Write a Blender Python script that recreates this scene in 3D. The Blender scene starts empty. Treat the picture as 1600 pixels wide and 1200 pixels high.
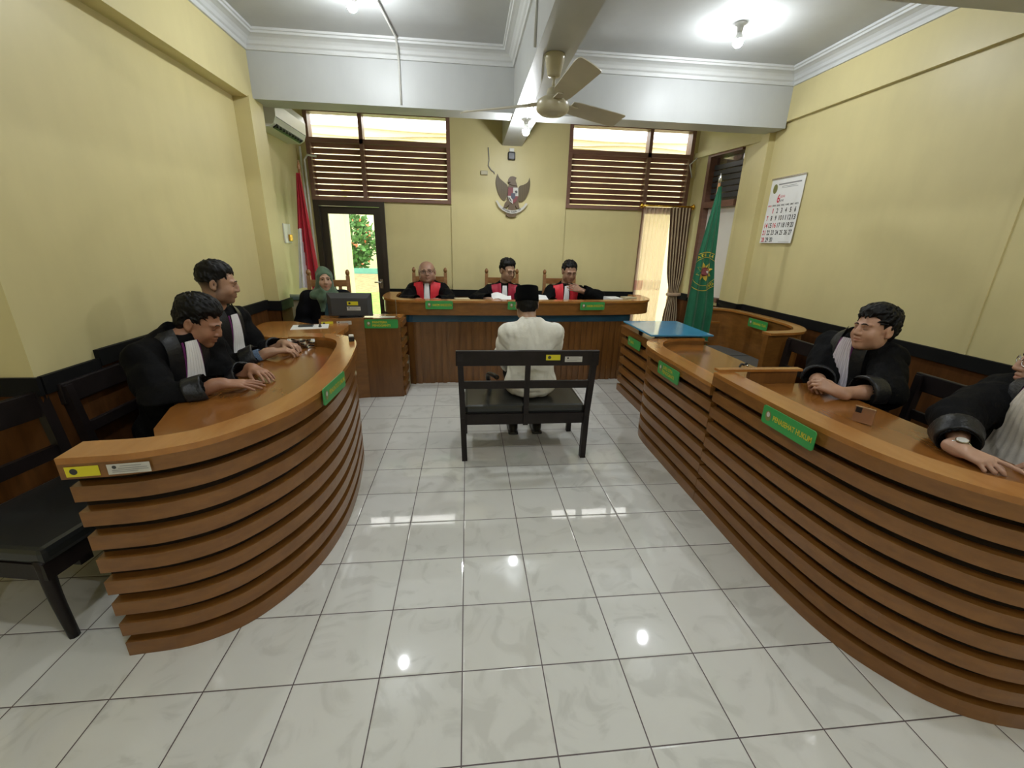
import bpy, bmesh, math, random
import numpy as np
from mathutils import Vector, Matrix

random.seed(7)
SC = bpy.context.scene
COL = SC.collection

# ------------------------------------------------------------------ camera, world, exposure
CAM_LOC = (0.0343, -1.1536, 1.5144)
F_PX, YAW, PITCH, ROLL = 658.9, -0.108, -0.324, 0.0244
def camera_axes(yaw, pitch, roll):
    cy, sy, cp, sp, cr, sr = math.cos(yaw), math.sin(yaw), math.cos(pitch), math.sin(pitch), math.cos(roll), math.sin(roll)
    fwd = Vector((-sy*cp, cy*cp, sp)); right = Vector((cy, sy, 0)); up = right.cross(fwd)
    return cr*right + sr*up, -sr*right + cr*up, fwd
r_, u_, f_ = camera_axes(YAW, PITCH, ROLL)
cam_data = bpy.data.cameras.new('camera'); cam = bpy.data.objects.new('camera', cam_data); COL.objects.link(cam)
cam_data.sensor_fit = 'HORIZONTAL'; cam_data.sensor_width = 36.0; cam_data.lens = F_PX/1600*36.0
cam_data.clip_start = 0.02; cam_data.clip_end = 200
cam.matrix_world = Matrix(((r_.x, u_.x, -f_.x, CAM_LOC[0]), (r_.y, u_.y, -f_.y, CAM_LOC[1]), (r_.z, u_.z, -f_.z, CAM_LOC[2]), (0, 0, 0, 1)))
SC.camera = cam

world = bpy.data.worlds.new('overcast_sky'); SC.world = world; world.use_nodes = True
bg = world.node_tree.nodes['Background']; bg.inputs[0].default_value = (1.0, 0.98, 0.93, 1); bg.inputs[1].default_value = 2.6
BULB_STRENGTH = 420.0
SC.view_settings.view_transform = 'Standard'; SC.view_settings.look = 'None'
SC.view_settings.exposure = 1.02; SC.view_settings.gamma = 1.0
SC.cycles.use_denoising = True
SC.cycles.max_bounces = 8; SC.cycles.diffuse_bounces = 5; SC.cycles.transparent_max_bounces = 12
SC.cycles.sample_clamp_indirect = 6.0

# ------------------------------------------------------------------ materials
def new_mat(name):
    m = bpy.data.materials.new(name); m.use_nodes = True
    nt = m.node_tree; return m, nt, nt.nodes['Principled BSDF']
def link(nt, a, b): nt.links.new(a, b)
def node(nt, kind, **kw):
    n = nt.nodes.new(kind)
    for k, v in kw.items(): setattr(n, k, v)
    return n
def mixc(nt, fac, a, b, blend='MIX'):
    n = node(nt, 'ShaderNodeMix', data_type='RGBA', blend_type=blend)
    for sock, v in ((n.inputs[0], fac), (n.inputs[6], a), (n.inputs[7], b)):
        if hasattr(v, 'node'): link(nt, v, sock)
        elif isinstance(v, (int, float)): sock.default_value = v
        else: sock.default_value = (*v, 1)
    return n.outputs[2]
def math_n(nt, op, a, b=None, c=None):
    n = node(nt, 'ShaderNodeMath', operation=op)
    for i, v in enumerate((a, b, c)):
        if v is None: continue
        if hasattr(v, 'node'): link(nt, v, n.inputs[i])
        else: n.inputs[i].default_value = v
    return n.outputs[0]
def noise(nt, scale, detail=3, stretch=None, coord='Object', rough=.55):
    tc = node(nt, 'ShaderNodeTexCoord'); n = node(nt, 'ShaderNodeTexNoise')
    n.inputs['Scale'].default_value = scale; n.inputs['Detail'].default_value = detail; n.inputs['Roughness'].default_value = rough
    src = tc.outputs[coord]
    if stretch:
        mp = node(nt, 'ShaderNodeMapping'); mp.inputs['Scale'].default_value = stretch; link(nt, src, mp.inputs[0]); src = mp.outputs[0]
    link(nt, src, n.inputs[0]); return n.outputs[0]
def ramp(nt, fac, stops):
    r = node(nt, 'ShaderNodeValToRGB'); link(nt, fac, r.inputs[0]); e = r.color_ramp.elements
    while len(e) < len(stops): e.new(.5)
    for el, (p, c) in zip(e, stops): el.position = p; el.color = (*c, 1)
    return r.outputs[0]
def bump(nt, bsdf, height, strength=.3, dist=.01):
    b = node(nt, 'ShaderNodeBump'); b.inputs['Strength'].default_value = strength; b.inputs['Distance'].default_value = dist
    link(nt, height, b.inputs['Height']); link(nt, b.outputs[0], bsdf.inputs['Normal'])
def plain(name, c, rough=.5, metal=0, var=.12, scale=6, bumps=0, spec=.5, bscale=60, coord='Object'):
    m, nt, b = new_mat(name)
    n = noise(nt, scale, 3, coord=coord)
    link(nt, ramp(nt, n, [(.25, tuple(x*(1-var) for x in c)), (.75, tuple(min(1, x*(1+var)) for x in c))]), b.inputs['Base Color'])
    b.inputs['Roughness'].default_value = rough; b.inputs['Metallic'].default_value = metal; b.inputs['Specular IOR Level'].default_value = spec
    if bumps: bump(nt, b, noise(nt, bscale, 4), bumps, .004)
    return m
def wood(name, dark, light, rough=.25, stretch=(2, 2, 18), scale=3, coat=.25, spec=.5):
    m, nt, b = new_mat(name)
    n1 = noise(nt, scale, 4, stretch, rough=.55); n2 = noise(nt, scale*.35, 2)
    f = math_n(nt, 'ADD', math_n(nt, 'MULTIPLY', n1, .7), math_n(nt, 'MULTIPLY', n2, .3))
    mid = tuple((a+c)/2 for a, c in zip(dark, light))
    link(nt, ramp(nt, f, [(.32, dark), (.5, mid), (.68, light)]), b.inputs['Base Color'])
    b.inputs['Roughness'].default_value = rough; b.inputs['Coat Weight'].default_value = coat; b.inputs['Specular IOR Level'].default_value = spec; b.inputs['Coat Roughness'].default_value = .12
    return m
def emit(name, c, s):
    m, nt, b = new_mat(name); nt.nodes.remove(b); e = node(nt, 'ShaderNodeEmission')
    e.inputs[0].default_value = (*c, 1); e.inputs[1].default_value = s
    link(nt, e.outputs[0], nt.nodes['Material Output'].inputs[0]); return m
def glass(name, tint=(1, 1, 1), refl=.06):
    m, nt, b = new_mat(name); nt.nodes.remove(b)
    t = node(nt, 'ShaderNodeBsdfTransparent'); t.inputs[0].default_value = (*tint, 1)
    g = node(nt, 'ShaderNodeBsdfGlossy'); g.inputs['Roughness'].default_value = .02
    lw = node(nt, 'ShaderNodeLayerWeight'); lw.inputs[0].default_value = .25
    mx = node(nt, 'ShaderNodeMixShader'); f = math_n(nt, 'ADD', math_n(nt, 'MULTIPLY', lw.outputs['Fresnel'], .5), refl*.5)
    link(nt, f, mx.inputs[0]); link(nt, t.outputs[0], mx.inputs[1]); link(nt, g.outputs[0], mx.inputs[2])
    link(nt, mx.outputs[0], nt.nodes['Material Output'].inputs[0]); return m

def wall_paint(name, c):
    m, nt, b = new_mat(name)
    n = noise(nt, 1.3, 4); n2 = noise(nt, 9, 5, (1, 1, .25))
    f = math_n(nt, 'ADD', math_n(nt, 'MULTIPLY', n, .75), math_n(nt, 'MULTIPLY', n2, .25))
    link(nt, ramp(nt, f, [(.3, tuple(x*.9 for x in c)), (.55, c), (.75, tuple(min(1, x*1.06) for x in c))]), b.inputs['Base Color'])
    b.inputs['Roughness'].default_value = .42; b.inputs['Specular IOR Level'].default_value = .35
    bump(nt, b, noise(nt, 35, 4), .12, .004); return m
def tile_floor():
    m, nt, b = new_mat('white_ceramic_tiles')
    geo = node(nt, 'ShaderNodeNewGeometry'); sx = node(nt, 'ShaderNodeSeparateXYZ'); link(nt, geo.outputs['Position'], sx.inputs[0])
    ds, ids = [], []
    for o in (0, 1):
        t = math_n(nt, 'DIVIDE', math_n(nt, 'ADD', sx.outputs[o], 30.0), .3)
        fr = math_n(nt, 'FRACT', t); ids.append(math_n(nt, 'FLOOR', t))
        ds.append(math_n(nt, 'MINIMUM', fr, math_n(nt, 'SUBTRACT', 1.0, fr)))
    d = math_n(nt, 'MINIMUM', ds[0], ds[1])
    grout = math_n(nt, 'LESS_THAN', d, .0072)
    cb = node(nt, 'ShaderNodeCombineXYZ'); link(nt, ids[0], cb.inputs[0]); link(nt, ids[1], cb.inputs[1])
    wn = node(nt, 'ShaderNodeTexWhiteNoise'); link(nt, cb.outputs[0], wn.inputs[0])
    off = node(nt, 'ShaderNodeVectorMath', operation='MULTIPLY_ADD'); link(nt, wn.outputs[1], off.inputs[0]); off.inputs[1].default_value = (.4, .4, .4); link(nt, geo.outputs['Position'], off.inputs[2])
    nz = node(nt, 'ShaderNodeTexNoise'); nz.inputs['Scale'].default_value = 5; nz.inputs['Detail'].default_value = 5; nz.inputs['Distortion'].default_value = 1.6
    link(nt, off.outputs[0], nz.inputs[0])
    vein = ramp(nt, nz.outputs[0], [(.36, (.60, .60, .56)), (.46, (.69, .69, .65)), (.7, (.71, .71, .67))])
    tone = mixc(nt, math_n(nt, 'MULTIPLY', wn.outputs[0], .35), vein, (.68, .66, .60))
    link(nt, mixc(nt, grout, tone, (.085, .06, .06)), b.inputs['Base Color'])
    rn = noise(nt, 7, 3); 
    link(nt, math_n(nt, 'ADD', math_n(nt, 'MULTIPLY', rn, .05), math_n(nt, 'ADD', .012, math_n(nt, 'MULTIPLY', grout, .5))), b.inputs['Roughness'])
    b.inputs['Specular IOR Level'].default_value = .7
    edge = math_n(nt, 'MINIMUM', math_n(nt, 'MULTIPLY', d, 40), 1.0)
    bump(nt, b, edge, .35, .003); return m
def stripes(name, c1, c2, axis, freq, rough=.7, coord='Object'):
    m, nt, b = new_mat(name)
    tc = node(nt, 'ShaderNodeTexCoord'); sx = node(nt, 'ShaderNodeSeparateXYZ'); link(nt, tc.outputs[coord], sx.inputs[0])
    s = math_n(nt, 'GREATER_THAN', math_n(nt, 'FRACT', math_n(nt, 'MULTIPLY', sx.outputs[axis], freq)), .6)
    link(nt, mixc(nt, s, c1, c2), b.inputs['Base Color']); b.inputs['Roughness'].default_value = rough; return m
def skin_mat(name, c):
    m, nt, b = new_mat(name)
    at = node(nt, 'ShaderNodeAttribute', attribute_name='tint')
    n = noise(nt, 14, 4)
    base = ramp(nt, n, [(.3, tuple(x*.88 for x in c)), (.7, tuple(x*1.08 for x in c))])
    link(nt, mixc(nt, 1.0, base, at.outputs[0], 'MULTIPLY'), b.inputs['Base Color'])
    b.inputs['Roughness'].default_value = .48; b.inputs['Subsurface Weight'].default_value = .08
    b.inputs['Subsurface Radius'].default_value = (.01, .004, .002); b.inputs['Subsurface Scale'].default_value = .5
    bump(nt, b, noise(nt, 220, 2), .06, .001); return m
def cloth(name, c, rough=.8, sheen=.2, var=.1, bs=.25, scale=90):
    m, nt, b = new_mat(name)
    n = noise(nt, 8, 4)
    link(nt, ramp(nt, n, [(.3, tuple(x*(1-var) for x in c)), (.7, tuple(x*(1+var) for x in c))]), b.inputs['Base Color'])
    b.inputs['Roughness'].default_value = rough; b.inputs['Sheen Weight'].default_value = sheen; b.inputs['Specular IOR Level'].default_value = .10 if max(c) < .02 and rough > .5 else .35
    f = math_n(nt, 'ADD', noise(nt, scale, 3), math_n(nt, 'MULTIPLY', noise(nt, 12, 3), 2.0))
    bump(nt, b, f, bs, .006); return m
def hair_mat(name, c):
    m, nt, b = new_mat(name)
    n = noise(nt, 60, 4, (1, .35, 1.0))
    link(nt, ramp(nt, n, [(.35, tuple(x*.5 for x in c)), (.7, tuple(x*1.7 for x in c))]), b.inputs['Base Color'])
    b.inputs['Roughness'].default_value = .55; b.inputs['Specular IOR Level'].default_value = .25; bump(nt, b, n, .6, .004); return m

M = {}
M['wall'] = wall_paint('cream_wall_paint', (.635, .555, .282))
M['white_paint'] = wall_paint('white_ceiling_paint', (.50, .515, .51))
M['cornice'] = plain('white_cornice_plaster', (.60, .615, .61), .5, var=.04)
M['floor'] = tile_floor()
M['rim'] = wood('varnished_rim_wood', (.30, .115, .022), (.42, .185, .045), .22, (7, 1.6, 7), 1.8)
M['worktop'] = wood('varnished_worktop', (.20, .074, .014), (.255, .098, .020), .17, (7, 1.4, 7), 1.8)
M['slat'] = wood('varnished_slat_wood', (.168, .066, .0135), (.245, .104, .022), .3, (5, 5, 18), 2.0)
M['panel'] = wood('brown_panel_wood', (.12, .047, .011), (.205, .086, .021), .3, (14, 14, 1.6), 2.0)
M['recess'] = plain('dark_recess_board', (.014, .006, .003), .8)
M['wainscot'] = wood('dark_wainscot_wood', (.058, .022, .006), (.115, .045, .013), .7, (9, 9, 1.2), 2.2, 0, .06)
M['black_wood'] = plain('black_stained_wood', (.0125, .0085, .0080), .45, var=.3, scale=12, bumps=.08, spec=.3)
M['rail_black'] = plain('black_rail_paint', (.008, .008, .008), .6, var=.2, spec=.12)
M['vinyl'] = plain('black_vinyl', (.018, .019, .0185), .3, var=.15, bumps=.08, bscale=25)
M['grey_vinyl'] = plain('grey_vinyl', (.10, .105, .10), .45, var=.1, bumps=.1, bscale=30)
M['chair_wood'] = wood('carved_teak', (.20, .085, .025), (.33, .15, .05), .35, (4, 4, 14), 3)
M['window_wood'] = wood('reddish_window_wood', (.15, .070, .048), (.21, .105, .072), .4, (1.5, 12, 12), 3, .1)
M['door_dark'] = plain('dark_brown_door_paint', (.028, .019, .013), .35, var=.2)
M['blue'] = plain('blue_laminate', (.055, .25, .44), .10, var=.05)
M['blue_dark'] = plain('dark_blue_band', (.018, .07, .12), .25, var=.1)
M['green_sign'] = plain('green_acrylic', (.045, .31, .075), .3, var=.05)
M['yellow_text'] = plain('yellow_letters', (.62, .50, .03), .4, var=.05)
M['emblem_gold'] = plain('dull_gold_print', (.20, .20, .06), .4, var=.1)
M['yellow_tag'] = plain('yellow_label', (.66, .58, .02), .4, var=.05)
M['white_tag'] = plain('white_label', (.55, .53, .48), .4, var=.05)
M['ink'] = plain('dark_print', (.03, .03, .03), .5, var=.1)
M['grey_ink'] = plain('grey_print', (.26, .26, .26), .5, var=.1)
M['red_ink'] = plain('red_print', (.62, .03, .06), .5, var=.05)
M['paper'] = plain('white_paper', (.80, .80, .78), .6, var=.03)
M['old_paper'] = plain('cream_folder', (.55, .47, .30), .6, var=.1)
M['black_plastic'] = plain('black_plastic', (.014, .014, .015), .35, var=.1)
M['grey_plastic'] = plain('dark_grey_plastic', (.05, .05, .052), .4, var=.1)
M['white_plastic'] = plain('white_plastic', (.68, .68, .64), .35, var=.04)
M['cream_plastic'] = plain('aged_cream_enamel', (.47, .43, .30), .3, var=.06)
M['fan_blade'] = plain('aged_cream_blade', (.50, .46, .35), .4, var=.08)
M['steel'] = plain('brushed_steel', (.62, .62, .60), .25, 1.0, var=.1)
M['gold'] = plain('polished_brass', (.72, .42, .06), .22, 1.0, var=.1)
M['gold_phone'] = plain('rose_gold_metal', (.62, .45, .32), .25, .8, var=.05)
M['glass'] = glass('clear_glass')
M['acrylic'] = glass('clear_acrylic', (.93, .96, .95), .12)
M['bulb'] = emit('cool_white_bulb', (.93, .97, 1.0), BULB_STRENGTH)
M['toga'] = cloth('black_robe_cloth', (.0032, .0032, .0036), .75, .0, .25, .35)
M['toga_band'] = cloth('grey_black_satin', (.009, .0094, .0105), .38, .0, .25, .35)
M['toga_red'] = cloth('bright_red_satin', (.62, .022, .035), .5, .1, .1, .3)
M['toga_maroon'] = cloth('wine_red_satin', (.36, .018, .045), .45, .1, .15, .3)
M['bib'] = cloth('white_bib_cotton', (.78, .77, .77), .8, .1, .03, .15)
M['bib_cream'] = cloth('cream_pleated_silk', (.62, .57, .50), .55, .1, .08, .25)
M['bib_striped'] = stripes('pleated_lilac_white', (.66, .61, .66), (.52, .47, .53), 0, 95)
M['piping'] = cloth('purple_piping', (.12, .01, .10), .6, .1)
M['shirt'] = cloth('white_shirt_cotton', (.80, .78, .70), .8, .1, .03, .35, 60)
M['velvet'] = cloth('black_velvet', (.002, .002, .0022), .95, .0, .2, .1)
M['trousers'] = cloth('black_trousers', (.005, .005, .006), .8, .0)
M['shoe'] = plain('black_leather', (.012, .012, .012), .35, var=.2)
M['denim'] = cloth('blue_denim_cuff', (.10, .15, .23), .85, .1)
M['blazer'] = cloth('black_blazer', (.006, .006, .008), .75, .0)
M['hijab'] = cloth('sage_green_hijab', (.075, .125, .075), .8, .2, .25, .35, 40)
M['teal_blouse'] = cloth('dark_teal_blouse', (.03, .07, .075), .7, .1)
M['hair'] = hair_mat('black_hair', (.0030, .0026, .0024))
M['hair_grey'] = hair_mat('greying_hair', (.012, .011, .010))
M['eye_white'] = plain('eye_white', (.55, .52, .48), .2, var=.03)
M['iris'] = plain('dark_iris', (.01, .006, .004), .15, var=.1)
M['frame_metal'] = plain('thin_dark_frames', (.05, .04, .035), .3, .6)
M['flag_red'] = cloth('flag_red', (.42, .012, .025), .65, .2, .1, .2)
M['flag_white'] = cloth('flag_white', (.72, .72, .72), .65, .2, .04, .2)
M['flag_green'] = cloth('flag_green', (.010, .135, .062), .6, .2, .15, .2)
M['flag_gold'] = cloth('flag_gold_thread', (.58, .42, .05), .5, .1, .12, .2)
M['garuda'] = plain('dark_bronze_relief', (.125, .078, .036), .5, var=.2, scale=20)
M['wing'] = stripes('bronze_wing_feathers', (.115, .078, .022), (.09, .058, .017), 0, 45, .5)
M['shield_red'] = plain('shield_red', (.20, .03, .035), .5)
M['shield_blue'] = plain('shield_slate', (.055, .055, .085), .5)
M['grass'] = plain('lawn_grass', (.17, .42, .045), .9, var=.5, scale=9, bumps=.6)
M['leaf'] = plain('garden_leaves', (.055, .16, .03), .7, var=.5, scale=5)
M['flower'] = plain('orange_flowers', (.70, .16, .06), .7, var=.2)
M['soil'] = plain('garden_soil', (.26, .20, .09), .9, var=.3, scale=8)
M['out_wall'] = wall_paint('cream_outer_wall', (.72, .66, .42))
M['drape'] = stripes('brown_pleated_drape', (.20, .115, .06), (.40, .31, .20), 0, 1, .8)
M['frosted'] = plain('white_board', (.76, .73, .66), .6, var=.03)

def sheer():
    m, nt, b = new_mat('sheer_curtain'); nt.nodes.remove(b)
    t = node(nt, 'ShaderNodeBsdfTransparent'); tr = node(nt, 'ShaderNodeBsdfTranslucent'); d = node(nt, 'ShaderNodeBsdfDiffuse')
    tc = node(nt, 'ShaderNodeTexCoord'); sx = node(nt, 'ShaderNodeSeparateXYZ'); link(nt, tc.outputs['Object'], sx.inputs[0])
    band = math_n(nt, 'MULTIPLY', math_n(nt, 'GREATER_THAN', sx.outputs[2], .93), math_n(nt, 'LESS_THAN', sx.outputs[2], 1.06))
    spots = math_n(nt, 'GREATER_THAN', noise(nt, 6, 1, (1, 1, .3)), .5)
    c = mixc(nt, math_n(nt, 'MULTIPLY', band, spots), (.82, .68, .58), (.62, .34, .30))
    link(nt, c, tr.inputs[0]); link(nt, c, d.inputs[0])
    a = node(nt, 'ShaderNodeMixShader'); a.inputs[0].default_value = .35; link(nt, tr.outputs[0], a.inputs[1]); link(nt, d.outputs[0], a.inputs[2])
    e = node(nt, 'ShaderNodeMixShader'); link(nt, math_n(nt, 'ADD', .70, math_n(nt, 'MULTIPLY', band, .15)), e.inputs[0]); link(nt, t.outputs[0], e.inputs[1]); link(nt, a.outputs[0], e.inputs[2])
    link(nt, e.outputs[0], nt.nodes['Material Output'].inputs[0]); return m
M['sheer'] = sheer()

# ------------------------------------------------------------------ object helpers
def obj_from(name, mesh, mats, parent=None, loc=None):
    o = bpy.data.objects.new(name, mesh); COL.objects.link(o)
    for m in (mats if isinstance(mats, (list, tuple)) else [mats]):
        mesh.materials.append(m if not isinstance(m, str) else M[m])
    if parent is not None: o.parent = parent
    if loc is not None: o.location = loc
    return o
def tag(o, label=None, cat=None, group=None, kind=None):
    if label: o['label'] = label
    if cat: o['category'] = cat
    if group: o['group'] = group
    if kind: o['kind'] = kind
    return o
def thing(name, label, cat, loc=(0, 0, 0), rz=0.0, group=None):
    o = bpy.data.objects.new(name, None); COL.objects.link(o); o.empty_display_size = .1
    o.location = loc; o.rotation_euler = (0, 0, rz)
    return tag(o, label, cat, group)
def dup(root, loc, rz, label, group=None):
    def cp(o, parent):
        c = o.copy(); COL.objects.link(c)
        if parent is not None: c.parent = parent
        for ch in [x for x in bpy.data.objects if x.parent == o and x is not c]: cp(ch, c)
        return c
    r = cp(root, None); r.location = loc; r.rotation_euler = (0, 0, rz); r['label'] = label
    if group: r['group'] = group
    return r

class MB:
    """Collects shapes into one mesh."""
    def __init__(self): self.v, self.f, self.mi, self.sm = [], [], [], []
    def add(self, vs, fs, mi=0, smooth=False):
        b = len(self.v); self.v += [tuple(p) for p in vs]
        for f in fs: self.f.append(tuple(i+b for i in f)); self.mi.append(mi); self.sm.append(smooth)
        return self
    def box(self, lo, hi, mi=0, rz=0, pivot=None, bev=0):
        (a, b, c), (d, e, g) = lo, hi
        if bev:
            bm = bmesh.new(); bmesh.ops.create_cube(bm, size=1)
            for v in bm.verts: v.co = Vector(((a+d)/2+v.co.x*(d-a), (b+e)/2+v.co.y*(e-b), (c+g)/2+v.co.z*(g-c)))
            bmesh.ops.bevel(bm, geom=bm.edges[:], offset=bev, segments=2, affect='EDGES', profile=.6)
            bm.verts.index_update(); vs = [v.co.copy() for v in bm.verts]; fs = [[v.index for v in f.verts] for f in bm.faces]; bm.free()
        else:
            vs = [(x, y, z) for z in (c, g) for y in (b, e) for x in (a, d)]
            fs = [(0, 2, 3, 1), (4, 5, 7, 6), (0, 1, 5, 4), (2, 6, 7, 3), (0, 4, 6, 2), (1, 3, 7, 5)]
        if rz:
            p = Vector(pivot or ((a+d)/2, (b+e)/2, 0)); R = Matrix.Rotation(rz, 3, 'Z'); p.z = 0
            vs = [R @ (Vector(q)-p)+p for q in vs]
        return self.add(vs, fs, mi)
    def tube(self, pts, r, seg=10, mi=0, caps=True):
        pts = [Vector(p) for p in pts]; n = len(pts); rs = r if isinstance(r, (list, tuple)) else [r]*n
        vs, fs, prev = [], [], None
        for i, p in enumerate(pts):
            t = (pts[min(i+1, n-1)]-pts[max(i-1, 0)]).normalized()
            if prev is None: a = t.orthogonal().normalized()
            else: a = (prev - t*prev.dot(t)).normalized()
            prev = a; b = t.cross(a)
            for k in range(seg):
                th = 2*math.pi*k/seg; vs.append(p+(a*math.cos(th)+b*math.sin(th))*rs[i])
        for i in range(n-1):
            for k in range(seg):
                k2 = (k+1) % seg; fs.append((i*seg+k, i*seg+k2, (i+1)*seg+k2, (i+1)*seg+k))
        if caps: fs.append(tuple(range(seg))[::-1]); fs.append(tuple((n-1)*seg+k for k in range(seg)))
        return self.add(vs, fs, mi, True)
    def bar(self, p, q, w, h, mi=0, up=(0, 0, 1)):
        p, q = Vector(p), Vector(q); t = (q-p).normalized(); up = Vector(up)
        s = t.cross(up).normalized(); u = s.cross(t).normalized()
        vs = [c+s*a*w/2+u*b*h/2 for c in (p, q) for a, b in ((-1, -1), (1, -1), (1, 1), (-1, 1))]
        return self.add(vs, [(0, 1, 2, 3), (4, 7, 6, 5), (0, 4, 5, 1), (1, 5, 6, 2), (2, 6, 7, 3), (3, 7, 4, 0)], mi)
    def lathe(self, prof, c=(0, 0, 0), seg=24, mi=0, sy=1.0):
        vs, fs = [], []; n = len(prof)
        for r, z in prof:
            for k in range(seg):
                th = 2*math.pi*k/seg; vs.append((c[0]+r*math.cos(th), c[1]+sy*r*math.sin(th), c[2]+z))
        for i in range(n-1):
            for k in range(seg):
                k2 = (k+1) % seg; fs.append((i*seg+k, i*seg+k2, (i+1)*seg+k2, (i+1)*seg+k))
        fs.append(tuple(range(seg))[::-1]); fs.append(tuple((n-1)*seg+k for k in range(seg)))
        return self.add(vs, fs, mi, True)
    def prism(self, poly, z0, z1, mi=0):
        n = len(poly); vs = [(x, y, z0) for x, y in poly]+[(x, y, z1) for x, y in poly]
        fs = [tuple(range(n))[::-1], tuple(range(n, 2*n))]+[(i, (i+1) % n, n+(i+1) % n, n+i) for i in range(n)]
        return self.add(vs, fs, mi)
    def grid(self, P, mi=0, smooth=True, closed_u=False):
        nu, nv = len(P), len(P[0]); vs = [p for row in P for p in row]
        fs = [(i*nv+j, ((i+1) % nu)*nv+j, ((i+1) % nu)*nv+j+1, i*nv+j+1) for i in range(nu if closed_u else nu-1) for j in range(nv-1)]
        return self.add(vs, fs, mi, smooth)
    def sheet(self, P, off, mi=0):
        """grid with thickness: second skin displaced by vector off"""
        nu, nv = len(P), len(P[0]); off = Vector(off)
        A = [[Vector(p) for p in row] for row in P]; B = [[p+off for p in row] for row in A]
        self.grid(A, mi); self.grid([row[::-1] for row in B], mi)
        ring = [(i, 0) for i in range(nu)]+[(nu-1, j) for j in range(1, nv)]+[(i, nv-1) for i in range(nu-2, -1, -1)]+[(0, j) for j in range(nv-2, 0, -1)]
        vs = [A[i][j] for i, j in ring]+[B[i][j] for i, j in ring]; n = len(ring)
        return self.add(vs, [(k, n+k, n+(k+1) % n, (k+1) % n) for k in range(n)], mi)
    def mesh(self, name):
        me = bpy.data.meshes.new(name); me.from_pydata(self.v, [], self.f)
        me.polygons.foreach_set('material_index', self.mi); me.polygons.foreach_set('use_smooth', self.sm)
        me.validate(); me.update()
        bm = bmesh.new(); bm.from_mesh(me); bmesh.ops.recalc_face_normals(bm, faces=bm.faces[:]); bm.to_mesh(me); bm.free(); return me
    def build(self, name, mats, parent=None, loc=None): return obj_from(name, self.mesh(name), mats, parent, loc)

def struct(name, mb, mats, parent=None):
    o = mb.build(name, mats, parent)
    if parent is None: o['kind'] = 'structure'
    return o
def catmull(pts, n=6):
    P = [Vector(p) for p in pts]; P = [P[0]*2-P[1]]+P+[P[-1]*2-P[-2]]; out = []
    for i in range(1, len(P)-2):
        for k in range(n):
            t = k/n; a, b, c, d = P[i-1:i+3]
            out.append(.5*((2*b)+(c-a)*t+(2*a-5*b+4*c-d)*t*t+(3*b-a-3*c+d)*t**3))
    out.append(P[-2]); return out
def offset_path(path, d):
    """shift a plan path to its left by d"""
    out = []; n = len(path)
    for i in range(n):
        t = (path[min(i+1, n-1)]-path[max(i-1, 0)]); t = Vector((t.x, t.y)).normalized()
        out.append(Vector((path[i].x-t.y*d, path[i].y+t.x*d)))
    return out
def ribbon(mb, path, o0, o1, z0, z1, mi=0):
    """solid strip following a plan path between left offsets o0 and o1"""
    a, b = offset_path(path, o0), offset_path(path, o1); n = len(path)
    vs = [(p.x, p.y, z0) for p in a]+[(p.x, p.y, z1) for p in a]+[(p.x, p.y, z0) for p in b]+[(p.x, p.y, z1) for p in b]
    fs = []
    for i in range(n-1):
        fs += [(i, i+1, n+i+1, n+i), (2*n+i+1, 2*n+i, 3*n+i, 3*n+i+1), (n+i, n+i+1, 3*n+i+1, 3*n+i), (i+1, i, 2*n+i, 2*n+i+1)]
    fs += [(0, n, 3*n, 2*n), (n-1, 3*n-1, 4*n-1, 2*n-1)]
    mb.add(vs, fs, mi); return mb
FONT_CACHE = {}
def text_mesh(s, size, extrude=0.0, bold=0.0):
    """flat lettering in the XY plane, centred: (verts, faces)"""
    key = (s, size, extrude, bold)
    if key not in FONT_CACHE:
        cu = bpy.data.curves.new('lettering', 'FONT'); cu.body = s; cu.size = size; cu.extrude = extrude; cu.offset = bold
        cu.align_x = 'CENTER'; cu.align_y = 'CENTER'; cu.space_line = .85
        t = bpy.data.objects.new('lettering', cu); COL.objects.link(t)
        dg = bpy.context.evaluated_depsgraph_get(); me = bpy.data.meshes.new_from_object(t.evaluated_get(dg))
        FONT_CACHE[key] = ([v.co.copy() for v in me.vertices], [tuple(p.vertices) for p in me.polygons])
        bpy.data.objects.remove(t); bpy.data.meshes.remove(me); bpy.data.curves.remove(cu)
    return FONT_CACHE[key]
def place_text(mb, s, size, org, ax, ay, mi=0, fit=None, stretch=1.0, bold=0.0):
    vs, fs = text_mesh(s, size, 0.0, bold); ax, ay, org = Vector(ax), Vector(ay), Vector(org); k = stretch
    if fit:
        w = max(v.x for v in vs)-min(v.x for v in vs); k = fit/w
    mb.add([org+ax*v.x*k+ay*v.y for v in vs], fs, mi)
# ------------------------------------------------------------------ the room
ZC = 3.12; YB = 4.65
struct('floor', MB().box((-3.2, -4.4, -.06), (3.6, 4.8, 0)), 'floor')
struct('ceiling', MB().box((-3.2, -4.4, ZC), (3.6, 4.8, ZC+.1)), 'white_paint')
struct('wall_left', MB().box((-2.12, .87, 0), (-1.92, 3.3, ZC)).box((-2.75, .87, 0), (-2.12, 1.05, ZC))
       .box((-2.12, 3.45, 0), (-1.95, 4.8, ZC)), 'wall')
struct('wall_left_entry', MB().box((-2.95, -4.4, 0), (-2.75, 1.05, ZC)), 'wall')
struct('wall_front', MB().box((-2.95, -4.4, 0), (3.4, -4.2, ZC)), 'wall')
struct('wall_right', MB().box((3.2, -4.2, 0), (3.4, 3.47, ZC)), 'wall')
struct('column_left', MB().box((-2.12, 3.2, 0), (-1.79, 3.46, 2.64)), 'wall')
struct('column_right', MB().box((3.13, 3.47, 0), (3.4, 3.8, ZC)), 'wall')
struct('beam_left', MB().box((-2.12, -4.2, 2.63), (-1.80, 3.3, ZC)), 'wall')
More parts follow.
